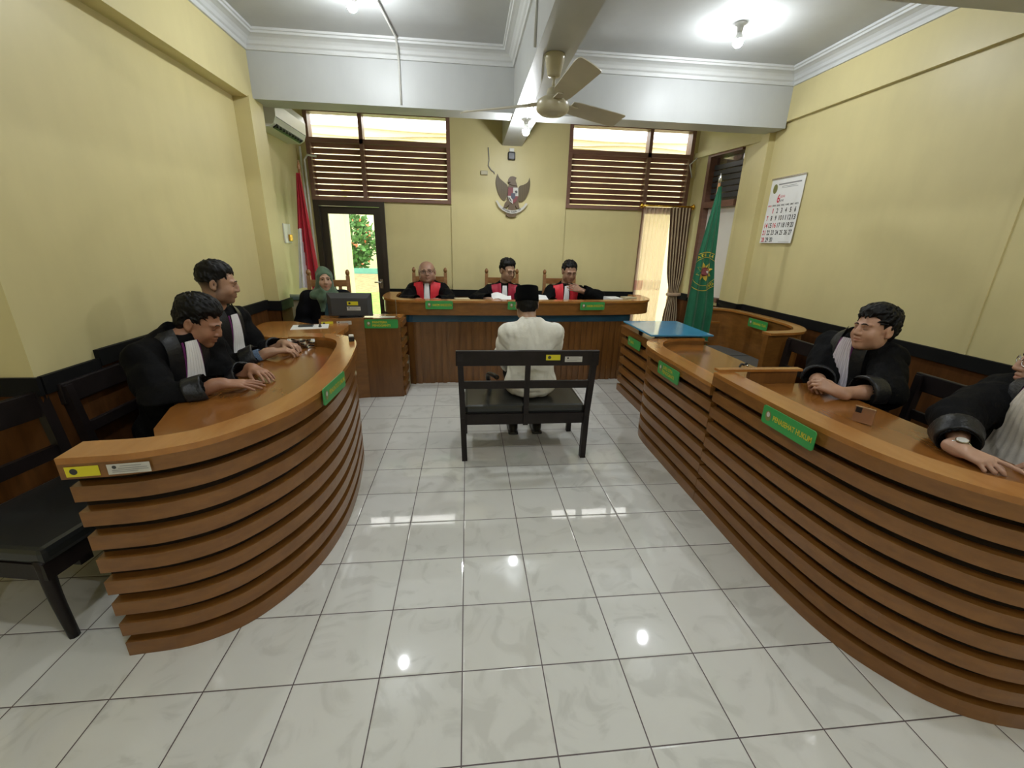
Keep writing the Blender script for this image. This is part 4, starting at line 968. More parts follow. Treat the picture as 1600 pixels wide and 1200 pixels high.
def surface_nets(F, lo, h, smooth):
    n = np.array(F.shape); S = F < 0
    c = np.zeros(n-1, np.int8)
    for dx in (0, 1):
        for dy in (0, 1):
            for dz in (0, 1): c += S[dx:n[0]-1+dx, dy:n[1]-1+dy, dz:n[2]-1+dz]
    act = np.argwhere((c > 0) & (c < 8)); idx = np.full(n-1, -1, np.int32); idx[tuple(act.T)] = np.arange(len(act))
    acc = np.zeros((len(act), 3)); cnt = np.zeros(len(act))
    corner = [(0, 0, 0), (1, 0, 0), (0, 1, 0), (1, 1, 0), (0, 0, 1), (1, 0, 1), (0, 1, 1), (1, 1, 1)]
    val = [F[tuple((act+k).T)] for k in corner]
    for a in range(8):
        for b in range(a+1, 8):
            d = np.array(corner[b])-corner[a]
            if np.abs(d).sum() != 1: continue
            m = (val[a] < 0) != (val[b] < 0); t = val[a][m]/(val[a][m]-val[b][m])
            acc[m] += np.array(corner[a])+t[:, None]*d; cnt[m] += 1
    V = lo+h*(act+acc/cnt[:, None]); Q = []
    for ax in range(3):
        u, w = (ax+1) % 3, (ax+2) % 3; sl0 = [slice(None)]*3; sl1 = [slice(None)]*3; sl0[ax] = slice(0, -1); sl1[ax] = slice(1, None)
        A, B = S[tuple(sl0)], S[tuple(sl1)]; e = np.argwhere(A != B)
        e = e[(e[:, u] > 0) & (e[:, w] > 0) & (e[:, u] < n[u]-1) & (e[:, w] < n[w]-1)]
        inside = A[tuple(e.T)]; du = np.zeros(3, int); du[u] = 1; dw = np.zeros(3, int); dw[w] = 1
        q = np.stack([idx[tuple((e-du-dw).T)], idx[tuple((e-dw).T)], idx[tuple(e.T)], idx[tuple((e-du).T)]], 1)
        q[~inside] = q[~inside][:, ::-1]; Q.append(q)
    Q = np.concatenate(Q); Q = Q[(Q >= 0).all(1)]
    for _ in range(smooth):
        s = np.zeros_like(V); k = np.zeros(len(V))
        for a, b in ((0, 1), (1, 2), (2, 3), (3, 0)):
            np.add.at(s, Q[:, a], V[Q[:, b]]); np.add.at(s, Q[:, b], V[Q[:, a]]); np.add.at(k, Q[:, a], 1); np.add.at(k, Q[:, b], 1)
        V = V*.5+s/np.maximum(k, 1)[:, None]*.5
    return V, Q
def np_mesh(name, V, Q, tint=None, mi=None):
    me = bpy.data.meshes.new(name); me.vertices.add(len(V)); me.vertices.foreach_set('co', V.astype(np.float32).ravel())
    me.loops.add(Q.size); me.loops.foreach_set('vertex_index', Q.astype(np.int32).ravel())
    me.polygons.add(len(Q)); me.polygons.foreach_set('loop_start', np.arange(0, Q.size, 4, dtype=np.int32))
    me.update(calc_edges=True); me.polygons.foreach_set('use_smooth', np.ones(len(Q), bool))
    if mi is not None: me.polygons.foreach_set('material_index', mi.astype(np.int32))
    if tint is not None:
        a = me.color_attributes.new('tint', 'FLOAT_COLOR', 'POINT'); a.data.foreach_set('color', np.c_[tint, np.ones(len(V))].astype(np.float32).ravel())
    me.validate(); return me
def wavy(amp, freq, seed=0, stretch=(1, 1, 1)):
    rg = np.random.RandomState(seed); ks = [(unit(rg.normal(size=3))*np.array(stretch)*freq*s, rg.rand()*6.28, a) for s, a in ((1, .5), (1.7, .3), (2.9, .22)) for _ in range(3)]
    def f(P):
        d = np.zeros(P.shape[:-1], np.float32)
        for kv, ph, a in ks: d += a*np.sin(P@kv.astype(np.float32)+ph)
        return d*amp
    return f
def folds(amp, freq, seed=0, stretch=(1, 1, 1)):
    """creased cloth: sharp valleys between soft ridges"""
    rg = np.random.RandomState(seed); ks = [(unit(rg.normal(size=3))*np.array(stretch)*freq*s, rg.rand()*6.28, a) for s, a in ((1, .42), (1.5, .32), (2.3, .22)) for _ in range(3)]; wk = [(unit(rg.normal(size=3))*freq*.5, rg.rand()*6.28) for _ in range(3)]
    def f(P):
        w = sum(np.sin(P@k.astype(np.float32)+ph) for k, ph in wk)*.8; d = np.zeros(P.shape[:-1], np.float32)
        for kv, ph, a in ks: d += a*(1.27*np.abs(np.sin((P@kv.astype(np.float32)+ph+w)*.5))-.8)
        return d*(-amp)
    return f
def rot(yaw=0, pitch=0, roll=0):
    """head frame: yaw + turns to its left, pitch + looks up, roll + tips to its right ear; columns right, forward, up"""
    cy, sy = math.cos(yaw), math.sin(yaw); cp, sp = math.cos(pitch), math.sin(pitch); cr, sr = math.cos(roll), math.sin(roll)
    Rz = np.array([[cy, -sy, 0], [sy, cy, 0], [0, 0, 1]]); Rx = np.array([[1, 0, 0], [0, cp, -sp], [0, sp, cp]]); Ry = np.array([[cr, 0, sr], [0, 1, 0], [-sr, 0, cr]])
    return Rz@Rx@Ry

def add_head(S, R, c, wide=1.0, s=1.0, eyes='open', ears=True, jaw=1.0):
    T = lambda p: c+R@(A3(p)*s*A3((wide, 1, 1))); el = lambda p, r, k=.02, op='u': S.ell(T(p), A3(r)*s*A3((wide, 1, 1)), k*s, R, op)
    el((0, -.014, .032), (.077, .096, .088), .01); el((0, .030, -.028), (.063, .064, .088), .03)
    el((0, .030, -.072), (.052*jaw, .052, .042), .03); el((0, .071, -.100), (.024, .020, .017), .022)
    for q in (-1, 1):
        el((q*.040, .055, -.036), (.025, .030, .028), .022); el((q*.050*jaw, .012, -.070), (.018, .035, .03), .025)
        el((q*.031, .102, .004), (.019, .017, .013), .014, 's'); el((q*.031, .0745, .003), (.0145, .0135, .0125), .006)
        S.cone(T((q*.013, .0905, .020)), T((q*.046, .080, .022)), .009*s, .007*s, .012*s)
        el((q*.0125, .100, -.034), (.0085, .010, .0075), .008)
        el((q*.006, .106, -.043), (.0035, .005, .004), .004, 's')
        if ears:
            el((q*.080, -.012, -.006), (.010, .020, .031), .010); el((q*.089, -.008, -.004), (.007, .011, .019), .006, 's'); el((q*.078, -.004, -.032), (.007, .010, .009), .008)
    S.chain([T((0, .092, .016)), T((0, .102, -.010)), T((0, .1085, -.031))], [.008*s, .0095*s, .0115*s], .012*s)
    S.chain([T((-.027, .083, -.063)), T((-.006, .0945, -.057)), T((.006, .0945, -.057)), T((.027, .083, -.063))], [.004*s, .0068*s, .0068*s, .004*s], .008*s)
    S.chain([T((-.023, .084, -.066)), T((0, .0945, -.070)), T((.023, .084, -.066))], [.004*s, .0078*s, .004*s], .008*s)
    S.chain([T((-.029, .088, -.0640)), T((0, .103, -.0632)), T((.029, .088, -.0640))], [.0022*s]*3, .004*s, 's')
    if eyes == 'open':
        for q in (-1, 1): S.chain([T((q*.020, .0915, .0015)), T((q*.031, .0945, .003)), T((q*.042, .0875, .0015))], [.0028*s, .0045*s, .0028*s], .003*s, 's')
def add_hand(S, w, d, n, side, curl=(.35, .45, .35), spread=.10, thumb=(.55, .6), s=1.0, curls=None):
    """w wrist, d finger direction, n way the palm faces, side +1 left hand, -1 right hand"""
    w = A3(w); d = unit(d); n = unit(n-np.dot(n, d)*d); l = np.cross(n, d)*side
    offs = (.0285, .0095, -.0095, -.0275); fwd = (.086, .090, .086, .078); lens = ((.041, .025, .021), (.045, .028, .022), (.041, .026, .021), (.032, .021, .018)); rad = (.0088, .0090, .0086, .0076)
    S.cone(w-d*.03*s, w+d*.012*s, .0265*s, .0245*s, .02)
    for o, f, r in zip(offs, fwd, rad): S.cone(w+(d*.012+l*o*.55)*s, w+(d*f+l*o)*s, .0150*s, .0112*s, .012)
    S.ell(w+(d*.045+l*.018+n*.006)*s, A3((.018, .03, .014))*s, .012, np.stack([l, d, n], 1))
    for i in range(4):
        p = w+(d*fwd[i]+l*offs[i])*s; a = spread*(1.5-i)/1.5; dd = unit(d*math.cos(a)+l*math.sin(a)); ang = 0; k = .006
        cu = curls[i] if curls else curl
        for j in range(3):
            ang += cu[j]; dr = dd*math.cos(ang)+n*math.sin(ang); q = p+dr*lens[i][j]*s; S.cone(p, q, rad[i]*(1-.08*j)*s, rad[i]*(1-.08*(j+1))*s, k if j == 0 else .003); p = q
    b = w+(d*.022+l*.018+n*.004)*s; t1 = unit(d*.70+l*thumb[0]*1.2+n*.35); t2 = unit(d*.9+l*thumb[0]*.35+n*thumb[1]*.5); t3 = unit(d*.9+l*thumb[0]*.05+n*thumb[1]*.7)
    p1 = b+t1*.043*s; p2 = p1+t2*.032*s; p3 = p2+t3*.025*s
    S.chain([b, p1], [.0145*s, .0118*s], .012).chain([p1, p2, p3], [.0112*s, .0102*s, .0080*s], .003)
def elbow(S_, W_, hint, la=.285, lb=.255):
    S_, W_ = A3(S_), A3(W_); v = W_-S_; D = float(np.linalg.norm(v)); m = (la+lb)*.985
    if D > m: la *= D/m; lb *= D/m
    x = (la*la-lb*lb+D*D)/(2*D); y = math.sqrt(max(la*la-x*x, 1e-5)); u = v/D; h = A3(hint)-np.dot(hint, u)*u; return S_+u*x+unit(h)*y

HAIRLINES = {
    'full':  [(-.13, -.085), (-.055, -.072), (-.030, -.025), (-.012, .022), (.012, .012), (.024, .0), (.034, .040), (.048, .064), (.15, .074)],
    'fade':  [(-.13, -.01), (-.05, .0), (.0, .022), (.022, .026), (.034, .034), (.044, .058), (.056, .068), (.15, .074)],
    'short': [(-.13, -.075), (-.055, -.060), (-.030, -.015), (-.012, .024), (.012, .016), (.030, .006), (.042, .050), (.058, .070), (.15, .078)],
    'nape':  [(-.13, -.080), (-.055, -.070), (-.030, -.02), (-.012, .024), (.012, .012), (.030, .0), (.040, .03), (.056, .045), (.15, .05)],
}
def sstep(x): x = np.clip(x, 0, 1); return x*x*(3-2*x)
def make_hair(name, R, c, wide, s, line, thick, mat, parent, seed=0, h=.004, top=0, strands=0, sl=.05, lift=.004, messy=.3, fwd=.5, low_only=None):
    """hair shell that tapers to nothing at the hairline, with fine locks laid over it"""
    S = SDF(); wv = A3((wide, 1, 1)); T = lambda p: c+R@(A3(p)*s*wv); rg = np.random.RandomState(seed)
    C0, R0 = A3((0, -.014, .032)), A3((.0775, .0965, .0885))
    S.ell(T(C0), R0*s*wv, .01, R); S.ell(T((0, -.040, -.022)), A3((.063, .060, .068))*s*wv, .02, R)
    xs, zs = zip(*HAIRLINES[line]); Ri = R.T.astype(np.float32); cc = A3(c); b = .2
    loc = lambda P: ((P-cc)@Ri.T)/s/wv
    def grow(P):
        q = loc(P); z = np.interp(q[..., 1], xs, zs); return -(.0015+thick*sstep((q[..., 2]-z)/.045)+top*sstep((q[..., 2]-.045)/.055)).astype(np.float32)
    def cut(P):
        q = loc(P); z = np.interp(q[..., 1], xs, zs)+.004*np.sin(q[..., 0]*170+seed)*(q[..., 1] > .03); d = (z-q[..., 2])*.75
        if low_only is not None: d = np.maximum(d, (q[..., 2]-(low_only-.35*np.maximum(q[..., 1], -.03)))*.8)
        return d.astype(np.float32)
    S.fn(grow, cc-b, cc+b, 0, 'd'); S.fn(cut, cc-b, cc+b, .006, 'i'); n = 0
    crown = A3((.01, -.055, .125))
    while n < strands:
        o = unit(rg.normal(size=3)+np.array([0, 0, .4])); p = C0+R0*o
        if p[2] < np.interp(p[1], xs, zs)+.012: continue
        n += 1; pts = []; q = p.astype(float)
        for k in range(3):
            o = unit((q-C0)/R0); nr = unit(o/R0); z0 = np.interp(q[1], xs, zs)
            e = thick*float(sstep((q[2]-z0)/.045))+top*float(sstep((q[2]-.045)/.055))+lift*(1 if k < 2 else .6+1.2*messy*rg.rand())
            pts.append(T(C0+R0*o+nr*e)); f = unit(q-crown)+np.array([0, fwd*(q[2] > .05), 0])+rg.normal(size=3)*messy; f = unit(f-nr*np.dot(f, nr)); q = q+f*sl*.5
        S.chain(pts, [.0055*s, .0048*s, .0010*s], .004)
    S.fn(wavy(.0012, 170, seed, (1, .35, 1)), cc-b, cc+b, .0, 'd')
    V, Q = S.mesh(h, 1); return obj_from(name, np_mesh(name, V, Q), M[mat], parent)
def surf_tube(S, pts, r, mb, mi=0, lift=.0, seg=6):
    """a fine tube laid on the body surface"""
    out = []
    for p, d in pts:
        p = A3(p); d = unit(d)
        for _ in range(30):
            v = float(S.eval(p[None])[0]); p = (p-d*(v)*.8 if abs(v) > 1e-4 else p).astype(np.float32)
        out.append(p+d*lift)
    mb.tube(out, r, seg, mi)
def drape_patch(S, P0, dirn, lift, thick, name, mat, parent, pleat=None):
    """cloth patch laid on garment S: every grid point slides along -dirn until it meets the surface"""
    P = np.array(P0, np.float32); d = A3(unit(dirn)); sh = P.shape; X = P.reshape(-1, 3)+d*.30
    for _ in range(60): X = X-d*(np.clip(S.eval(X), -.03, .05)*.85)[:, None]
    X = X.reshape(sh)+d*lift
    if pleat is not None: X = X+d*pleat[..., None]
    return MB().sheet([[tuple(q) for q in row] for row in X], tuple(-d*thick)).build(name, M[mat] if isinstance(mat, str) else mat, parent)

def desk_cut(z, y0=.24): return lambda P: np.minimum(np.minimum(z+.002-P[..., 2], P[..., 1]-y0), P[..., 2]-z+.14).astype(np.float32)
class Person:
    def __init__(s, label, loc, facing, seat=.42, lean=0.0, side=0.0, skin=(.36, .20, .125), height=1.0, group=None):
        """facing: plan direction the chest points"""
        s.yaw = math.atan2(-facing[0], facing[1]); s.root = thing('person', label, 'person', (loc[0], loc[1], 0), s.yaw, group)
        s.loc = np.array([loc[0], loc[1], 0.0]); cy, sy = math.cos(s.yaw), math.sin(s.yaw); s.Rw = np.array([[cy, -sy, 0], [sy, cy, 0], [0, 0, 1]])
        u = np.array([math.sin(side), math.sin(lean)*math.cos(side), math.cos(lean)*math.cos(side)]); k = height; s.k = k; s.u = u
        s.P = A3((0, 0, seat+.095)); s.N = s.P+u*.50*k; s.C = s.P+u*.33*k; s.B = s.P+u*.14*k
        s.sh = {q: s.N-u*.060*k+A3((q*.172*max(k, 1.0), .0, 0)) for q in (-1, 1)}; s.skin_c = skin; s.S = SDF(); s.seat = seat; s.hands = {}; s.cut_y = .24
    def L(s, w): return A3(s.Rw.T@(np.asarray(w, float)-s.loc))      # world point -> own frame
    def D(s, w): return A3(s.Rw.T@np.asarray(w, float))              # world direction -> own frame
    def head(s, centre, look, pitch=0, roll=0, wide=1.0, size=1.0, eyes='open', ears=True, jaw=1.0):
        d = s.D((look[0], look[1], 0)); s.hR = rot(math.atan2(-d[0], d[1]), pitch, roll); s.hc = s.L(centre); s.hw, s.hs, s.eyes = wide, size, eyes
        add_head(s.S, s.hR, s.hc, wide, size, eyes, ears, jaw); T = s.T
        s.S.chain([T((0, -.022, -.055)), s.N*.5+T((0, -.025, -.1))*.5, s.N-s.u*.02], [.054*size*wide, .052*size*wide, .062], .03)
    def T(s, p): return s.hc+s.hR@(A3(p)*s.hs*A3((s.hw, 1, 1)))
    def torso(s, g=1.0):
        S, u = s.S, s.u
        S.cone(s.sh[-1], s.sh[1], .055*g, .055*g, .05); S.ell(s.C+A3((0, .0, .02)), A3((.155, .100, .19))*g, .06); S.ell(s.B, A3((.145, .105, .15))*g, .06); S.ell(s.P, A3((.165, .12, .11))*g, .05)
    def arm(s, q, wrist, hint, d, n, thumb=(.55, .6), curl=(.35, .45, .35), spread=.10, curls=None, hs=1.0, end=None):
        """q +1 right arm, -1 left arm"""
        w = s.L(wrist); e = elbow(s.sh[q], w, s.D(hint), .285*s.k, .25*s.k); s.hands[q] = (e, w)
        s.S.chain([s.sh[q], e], [.050, .040], .03).chain([e, e*.55+w*.45, w], [.040, .038, .0265], .02)
        add_hand(s.S, w, s.D(d), s.D(n), -q, curl, spread, thumb, hs, curls)
    def legs(s, knee_fwd=.43, spread=.11, foot=None, shin=None):
        s.knees = {}
        for q in (-1, 1):
            hip = s.P+A3((q*.09, .02, -.02)); kn = A3((q*spread, knee_fwd, s.seat+.045)); an = A3((q*spread*1.0, knee_fwd+.02 if foot is None else foot, .09)); s.knees[q] = (hip, kn, an)
            s.S.chain([hip, kn], [.075, .052], .03).chain([kn, kn*.6+an*.4, an], [.050, .048, .034], .02).cone(an+A3((0, 0, -.03)), an+A3((0, .12, -.05)), .032, .028, .02)
    def trousers_shoes(s, h=.009, mat='trousers', hip=1.0):
        S = SDF()
        for q in (-1, 1):
            hip_, kn, an = s.knees[q]; S.chain([hip_, kn], [.088*hip, .070], .03).chain([kn, an+A3((0, 0, .03))], [.068, .056], .02)
            F = SDF(); a = an; F.ell(a+A3((0, -.02, -.045)), (.038, .05, .045), .02); F.ell(a+A3((0, .085, -.055)), (.043, .10, .034), .03); F.ell(a+A3((0, .0, -.012)), (.040, .05, .03), .02)
            F.box(a+A3((0, .05, -.080)), (.042, .12, .010), .006, .006); V, Q = F.mesh(.007); obj_from('shoe', np_mesh('shoe', V, Q), M['shoe'], s.root)
        S.ell(s.P, A3((.180, .135, .10))*hip, .04); st = s.seat; S.fn(wavy(.004, 30, 5), (-1, -1, 0), (1, 1, 1), 0, 'd'); S.fn(lambda P: np.minimum(st+.004-P[..., 2], s.knees[1][1][1]-.05-P[..., 1]).astype(np.float32), (-2, -2, -1), (2, 2, 3), .004, 'i'); V, Q = S.mesh(h); obj_from('trousers', np_mesh('trousers', V, Q), M[mat], s.root)
    def finish(s, h=.0045, lips=(.80, .55, .52), deskz=None, beard=0.0, fade=None, brow=1.0, name='body'):
        st = s.seat; s.S.fn(lambda P: np.minimum(st+.006-P[..., 2], s.knees[1][1][1]-.06-P[..., 1]).astype(np.float32), (-2, -2, -1), (2, 2, 3), .002, 'i')
        if deskz: s.S.fn(desk_cut(deskz, s.cut_y), (-2, -2, -1), (2, 2, 3), .002, 'i')
        V, Q = s.S.mesh(h, 1); q = ((V-s.hc)@s.hR)/s.hs/np.array([s.hw, 1, 1]); t = np.ones((len(V), 3))
        lip = np.exp(-((q[:, 2]+.0635)/.0085)**2-((q[:, 0])/.025)**2)*(q[:, 1] > .072); t *= 1-lip[:, None]*(1-np.array(lips))
        soc = np.exp(-((q[:, 2]-.004)/.012)**2-((np.abs(q[:, 0])-.031)/.018)**2)*(q[:, 1] > .05); t *= 1-.16*soc[:, None]
        if beard:
            b = np.clip((-.040-q[:, 2])/.02, 0, 1)*np.clip((q[:, 2]+.125)/.02, 0, 1)*(q[:, 1] > .0)*(1-lip); t *= 1-beard*b[:, None]
        if fade:
            a = np.clip((q[:, 2]-fade[0])/(fade[1]-fade[0]), 0, 1)*np.clip((.030-q[:, 1])/.02, 0, 1)*(np.abs(q[:, 0]) < .083); t = t*(1-a[:, None]*.86)
        o = obj_from(name, np_mesh(name, V, Q, t), skin_mat('skin', s.skin_c), s.root)
        for e in (-1, 1):
            bw = MB()
            if brow:
                pts = [(s.T((e*x, .12, z)), s.hR@A3((e*.25, 1, .1))) for x, z in ((.012, .0225), (.022, .0265), (.034, .0275), (.046, .0225))]
                surf_tube(s.S, pts, [.0018*brow, .0028*brow, .0026*brow, .001*brow], bw, lift=.0004); bw.build('eyebrow', M['hair'], s.root); bw = MB()
            if s.eyes == 'open':
                m = MB(); c = A3((e*.031, .0765, .003)); 
                m.lathe([(.0006, -.0122)]+[(.0122*math.cos(a), .0122*math.sin(a)) for a in np.linspace(-1.45, 1.45, 11)]+[(.0006, .0122)], (0, 0, 0), 14)
                m.v = [tuple(s.hc+s.hR@((A3((v[0], v[2], -v[1]))+c)*s.hs*A3((s.hw, 1, 1)))) for v in m.v]
                m.mi = [1 if np.mean([(((np.array(m.v[i])-s.hc)@s.hR)/s.hs)[1] for i in f]) > .0765+.0100 else 0 for f in m.f]
                m.build('eye', [M['eye_white'], M['iris']], s.root)
                zs = (.0065, .0075, .0062)
            else: zs = (-.0045, -.0068, -.0048)
            pts = [(s.T((e*x, .11, z)), s.hR@A3((e*.2, 1, 0))) for x, z in zip((.019, .031, .0425), zs)]
            surf_tube(s.S, pts, [.0008, .0013, .0010], bw, lift=.0003); bw.build('eyelash', M['hair'], s.root)
        return o
    def glasses(s, mat='frame_metal', r=.0011):
        g = MB()
        for e in (-1, 1):
            g.tube([tuple(s.T((e*.032+.0215*math.cos(a), .105-.05*(.0215*math.cos(a)*e)**1 if False else .104-(.006 if math.cos(a)*e > .3 else 0), .0+.0165*math.sin(a)))) for a in np.linspace(0, 2*math.pi, 21)], r, 6, caps=False)
            g.tube([tuple(s.T(p)) for p in ((e*.053, .099, .003), (e*.070, .06, .006), (e*.083, .0, .004))], r, 6)
        g.tube([tuple(s.T(p)) for p in ((-.011, .106, .003), (0, .110, .005), (.011, .106, .003))], r, 6); return g.build('glasses', M[mat], s.root)
    def garment(s, name, mat, g=1.0, sleeve=(.066, .072, .070), cuff=.80, long=True, h=.008, amp=.005, freq=26, seed=1, belly=0, collar=True, open_cuff=True, skirt=True, neck=.070, cuffz=None):
        S = SDF(); u = s.u
        for q in (-1, 1): S.cone(s.N-u*.030, s.sh[q]+u*.002, .080*g, .068*g, .06)
        S.cone(s.N-u*.06, s.N+u*(.055 if cuffz else .02), .088, .063 if cuffz else .070, .04); S.ell(s.N-u*.13+A3((0, -.012, 0)), A3((.165, .098, .12))*g, .06)
        S.ell(s.C+A3((0, .0, .0)), A3((.165, .122, .20))*g, .06); S.ell(s.B+A3((0, .02+belly*.4, 0)), A3((.175+belly*.5, .135+belly, .17))*g, .06); S.ell(s.P+A3((0, 0, .0)), A3((.195, .15, .12))*g, .05)
        s.G = SDF(); s.G.ops = list(S.ops)
        if skirt:
            for q in (-1, 1): kn, an = s.knees[q][1:]; S.chain([s.P+A3((q*.08, .03, .0)), kn*A3((1, .93, 1))+A3((0, 0, .004))]+([kn*A3((1, 1, 0))+A3((0, 0, .24))] if long else []), [.11, .09, .088], .05)
        for q in (-1, 1):
            if q not in s.hands: continue
            e, w = s.hands[q]; end = e+(w-e)*cuff; S.chain([s.sh[q], s.sh[q]*.5+e*.5, e], [sleeve[0], sleeve[0]*.5+sleeve[1]*.5, sleeve[1]], .045); S.cone(e, end, sleeve[1], sleeve[2], .03)
        S.fn(folds(amp, freq, seed, (1, 1, .6)), (-2, -2, -1), (2, 2, 3), 0, 'd')
        for q in (-1, 1):
            if q in s.hands and open_cuff:
                e, w = s.hands[q]; d = unit(w-e); end = e+(w-e)*cuff; S.cone(end-d*.02, end+d*.10, sleeve[2]-.012, sleeve[2]+.02, .006, 's')
        st = s.seat
        S.fn(lambda P: np.minimum(st+.004-P[..., 2], s.knees[1][1][1]-.0-P[..., 1]).astype(np.float32), (-2, -2, -1), (2, 2, 3), .01, 'i')
        if cuffz: S.fn(desk_cut(cuffz, s.cut_y), (-2, -2, -1), (2, 2, 3), .004, 'i')
        nb = s.N+u*(.10 if cuffz else .075)+A3((0, .01, 0)); S.cone(nb, nb+u*.1, neck, neck+.01, .015, 's')
        V, Q = S.mesh(h, 1); s.Gobj = obj_from(name, np_mesh(name, V, Q), M[mat] if isinstance(mat, str) else mat, s.root); return s.Gobj
    def patch(s, name, mat, top, bot, wt, wb, nu=9, nv=16, lift=.004, thick=.004, pleats=0, amp=.003, dirn=None, bend=None):
        """a strip of cloth from point top to point bot on the chest, in own (x, up-the-spine) coordinates"""
        top, bot = np.array(top, float), np.array(bot, float); P = np.zeros((nu, nv, 3), np.float32); pl = np.zeros((nu, nv), np.float32)
        for j in range(nv):
            v = j/(nv-1); c = top+(bot-top)*v; w = wt+(wb-wt)*v
            if bend is not None: c = c+np.array([bend*math.sin(math.pi*v), 0])
            for i in range(nu):
                a = (i/(nu-1)-.5)*w; P[i, j] = s.P+A3((c[0]+a, 0, 0))+s.u*c[1]; pl[i, j] = amp*math.sin(2*math.pi*pleats*i/(nu-1)) if pleats else 0
        f = A3((0, 1, 0))-s.u*np.dot((0, 1, 0), s.u); d = unit(f)*.80+s.u*.60 if dirn is None else A3(dirn)
        return drape_patch(s.G, P, d, lift, thick, name, mat, s.root, pl)
# ------------------------------------------------------------------ the people
PI = math.pi
# man in white shirt on the middle bench, seen from behind
p = Person('person in white shirt and black cap seated with back turned on the middle bench', (.50, 1.86), (0, 1), .415, .10, skin=(.40, .24, .15), height=.84)
p.torso(); p.head((.478, 2.035, 1.075), (0, 1), -.28, .0, eyes='closed')
for q in (-1, 1): p.arm(q, (.50+q*.14, 2.21, .53), (q*.9, -.25, -.3), (-q*.5, .8, -.15), (0, 0, -1))
p.legs(.40, .10, .22); p.finish(.0055, fade=(-.09, -.03)); p.trousers_shoes(hip=.86)
p.garment('shirt', 'shirt', 1.0, (.066, .064, .050), .90, False, .006, .0085, 55, 4, skirt=False, neck=.058)
c = SDF(); nb = p.N+p.u*.045
c.cone(nb-p.u*.04, nb+p.u*.03, .076, .069, .01); c.cone(nb-p.u*.06, nb+p.u*.10, .062, .062, .006, 's'); tp = nb+p.u*.026; uu = p.u; c.fn(lambda P: ((P-A3(tp))@A3(uu)).astype(np.float32), (-2, -2, -1), (2, 2, 3), .005, 'i'); V, Q = c.mesh(.005); obj_from('collar', np_mesh('collar', V, Q), M['shirt'], p.root)
make_hair('hair', p.hR, p.hc, 1, 1, 'nape', .003, 'hair', p.root, 1)
cap = MB(); rows = []
for z, r in ((.012, .0905), (.016, .0925), (.030, .0925), (.118, .0890), (.125, .086), (.128, .076), (.126, .03), (.124, .004)): rows.append([tuple(p.T((r*.95*math.cos(a), -.013+r*1.15*math.sin(a), z))) for a in np.linspace(0, 2*PI, 33)])
cap.grid(rows); cap.build('peci_cap', M['velvet'], p.root)

def judge(label, x, y, hc, look, pitch, red, wide=1.0, jaw=1.0, lean=.12, roll=0, hands=None, skin=(.33, .19, .12), hair=None, size=1.0, belly=.02, g=1.0, eyes='closed', beard=0):
    p = Person(label, (x, y), (0, -1), .425, lean, skin=skin, group=None); p.torso(); p.head(hc, look, pitch, roll, wide, size, eyes, True, jaw)
    for q, (w, hint, d, n, kw) in hands.items(): p.arm(q, w, hint, d, n, **kw)
    p.legs(.36, .10, .34); p.finish(.0055, deskz=.835, beard=beard); p.trousers_shoes(.011)
    p.garment('black_robe', 'toga', g, (.068, .076, .074), .86, False, .009, .006, 60, int(x*10)+20, belly=belly, cuffz=.835)
    for q in (-1, 1): p.patch('red_panel', red, (q*.100, .50), (q*.085, .0), .110, .115, 11, 20, .013, .007, 2, .0025)
    p.patch('white_bib', 'bib', (.0, .455), (.005, .05), .050, .085, 11, 14, .018, .005, 3, .003)
    return p
j1 = judge('bald person in glasses and robe with red panels, leftmost behind the long bench', -.44, 4.12, (-.435, 3.985, 1.165), (0.05, -1), .08, 'toga_red', 1.18, 1.22,
  hands={1: ((-.50, 3.68, .875), (-1, .3, -.4), (.7, -.6, 0), (0, .2, -1), {}), -1: ((-.33, 3.68, .875), (1, .3, -.4), (-.7, -.5, .1), (0, .2, -1), {})}, skin=(.34, .19, .125), belly=.05, g=1.06, roll=.08, eyes='open')
make_hair('hair', j1.hR, j1.hc, 1.18, 1.0, 'short', .003, 'hair_grey', j1.root, 3, low_only=.035); j1.glasses(r=.0018)
j2 = judge('person in glasses and dark red panelled robe reading a sheet, middle of the long bench', .47, 4.10, (.505, 3.965, 1.20), (.55, -1), -.22, 'toga_maroon', 1.0, 1.0, .16,
  hands={1: ((.28, 3.64, .895), (-1, .4, -.3), (.75, -.5, .1), (.3, .3, -.9), {'curl': (.5, .6, .4)}), -1: ((.63, 3.62, .875), (.6, .4, -.7), (-.6, -.7, 0), (0, .2, -1), {})}, skin=(.37, .22, .14))
make_hair('hair', j2.hR, j2.hc, 1, 1, 'short', .008, 'hair', j2.root, 4, top=.014, strands=60); j2.glasses(r=.0016)
j3 = judge('person with bowed head and bright red panelled robe, rightmost behind the long bench', 1.22, 4.10, (1.25, 3.975, 1.20), (.10, -1), -.30, 'toga_red', 1.03, 1.05, .14,
  hands={1: ((1.04, 3.66, .875), (-.6, .4, -.7), (.8, -.45, 0), (0, .2, -1), {}), -1: ((1.36, 3.80, .995), (1, .2, -.35), (-.85, .1, .25), (.1, .9, -.2), {'curl': (.25, .35, .3)})}, skin=(.34, .19, .12))
make_hair('hair', j3.hR, j3.hc, 1.03, 1, 'short', .006, 'hair', j3.root, 5, top=.005, strands=70); j3.glasses(r=.0014)
t = MB().sheet([[(.30+.22*i/6, 3.60-.03*i/6+.10*j/5, .90+.055*j/5+.02*math.sin(i*.9)) for j in range(6)] for i in range(7)], (0, 0, .002)).build('paper_sheet', M['paper'])
tag(t, 'white curled sheet in the middle judge\'s right hand', 'paper')

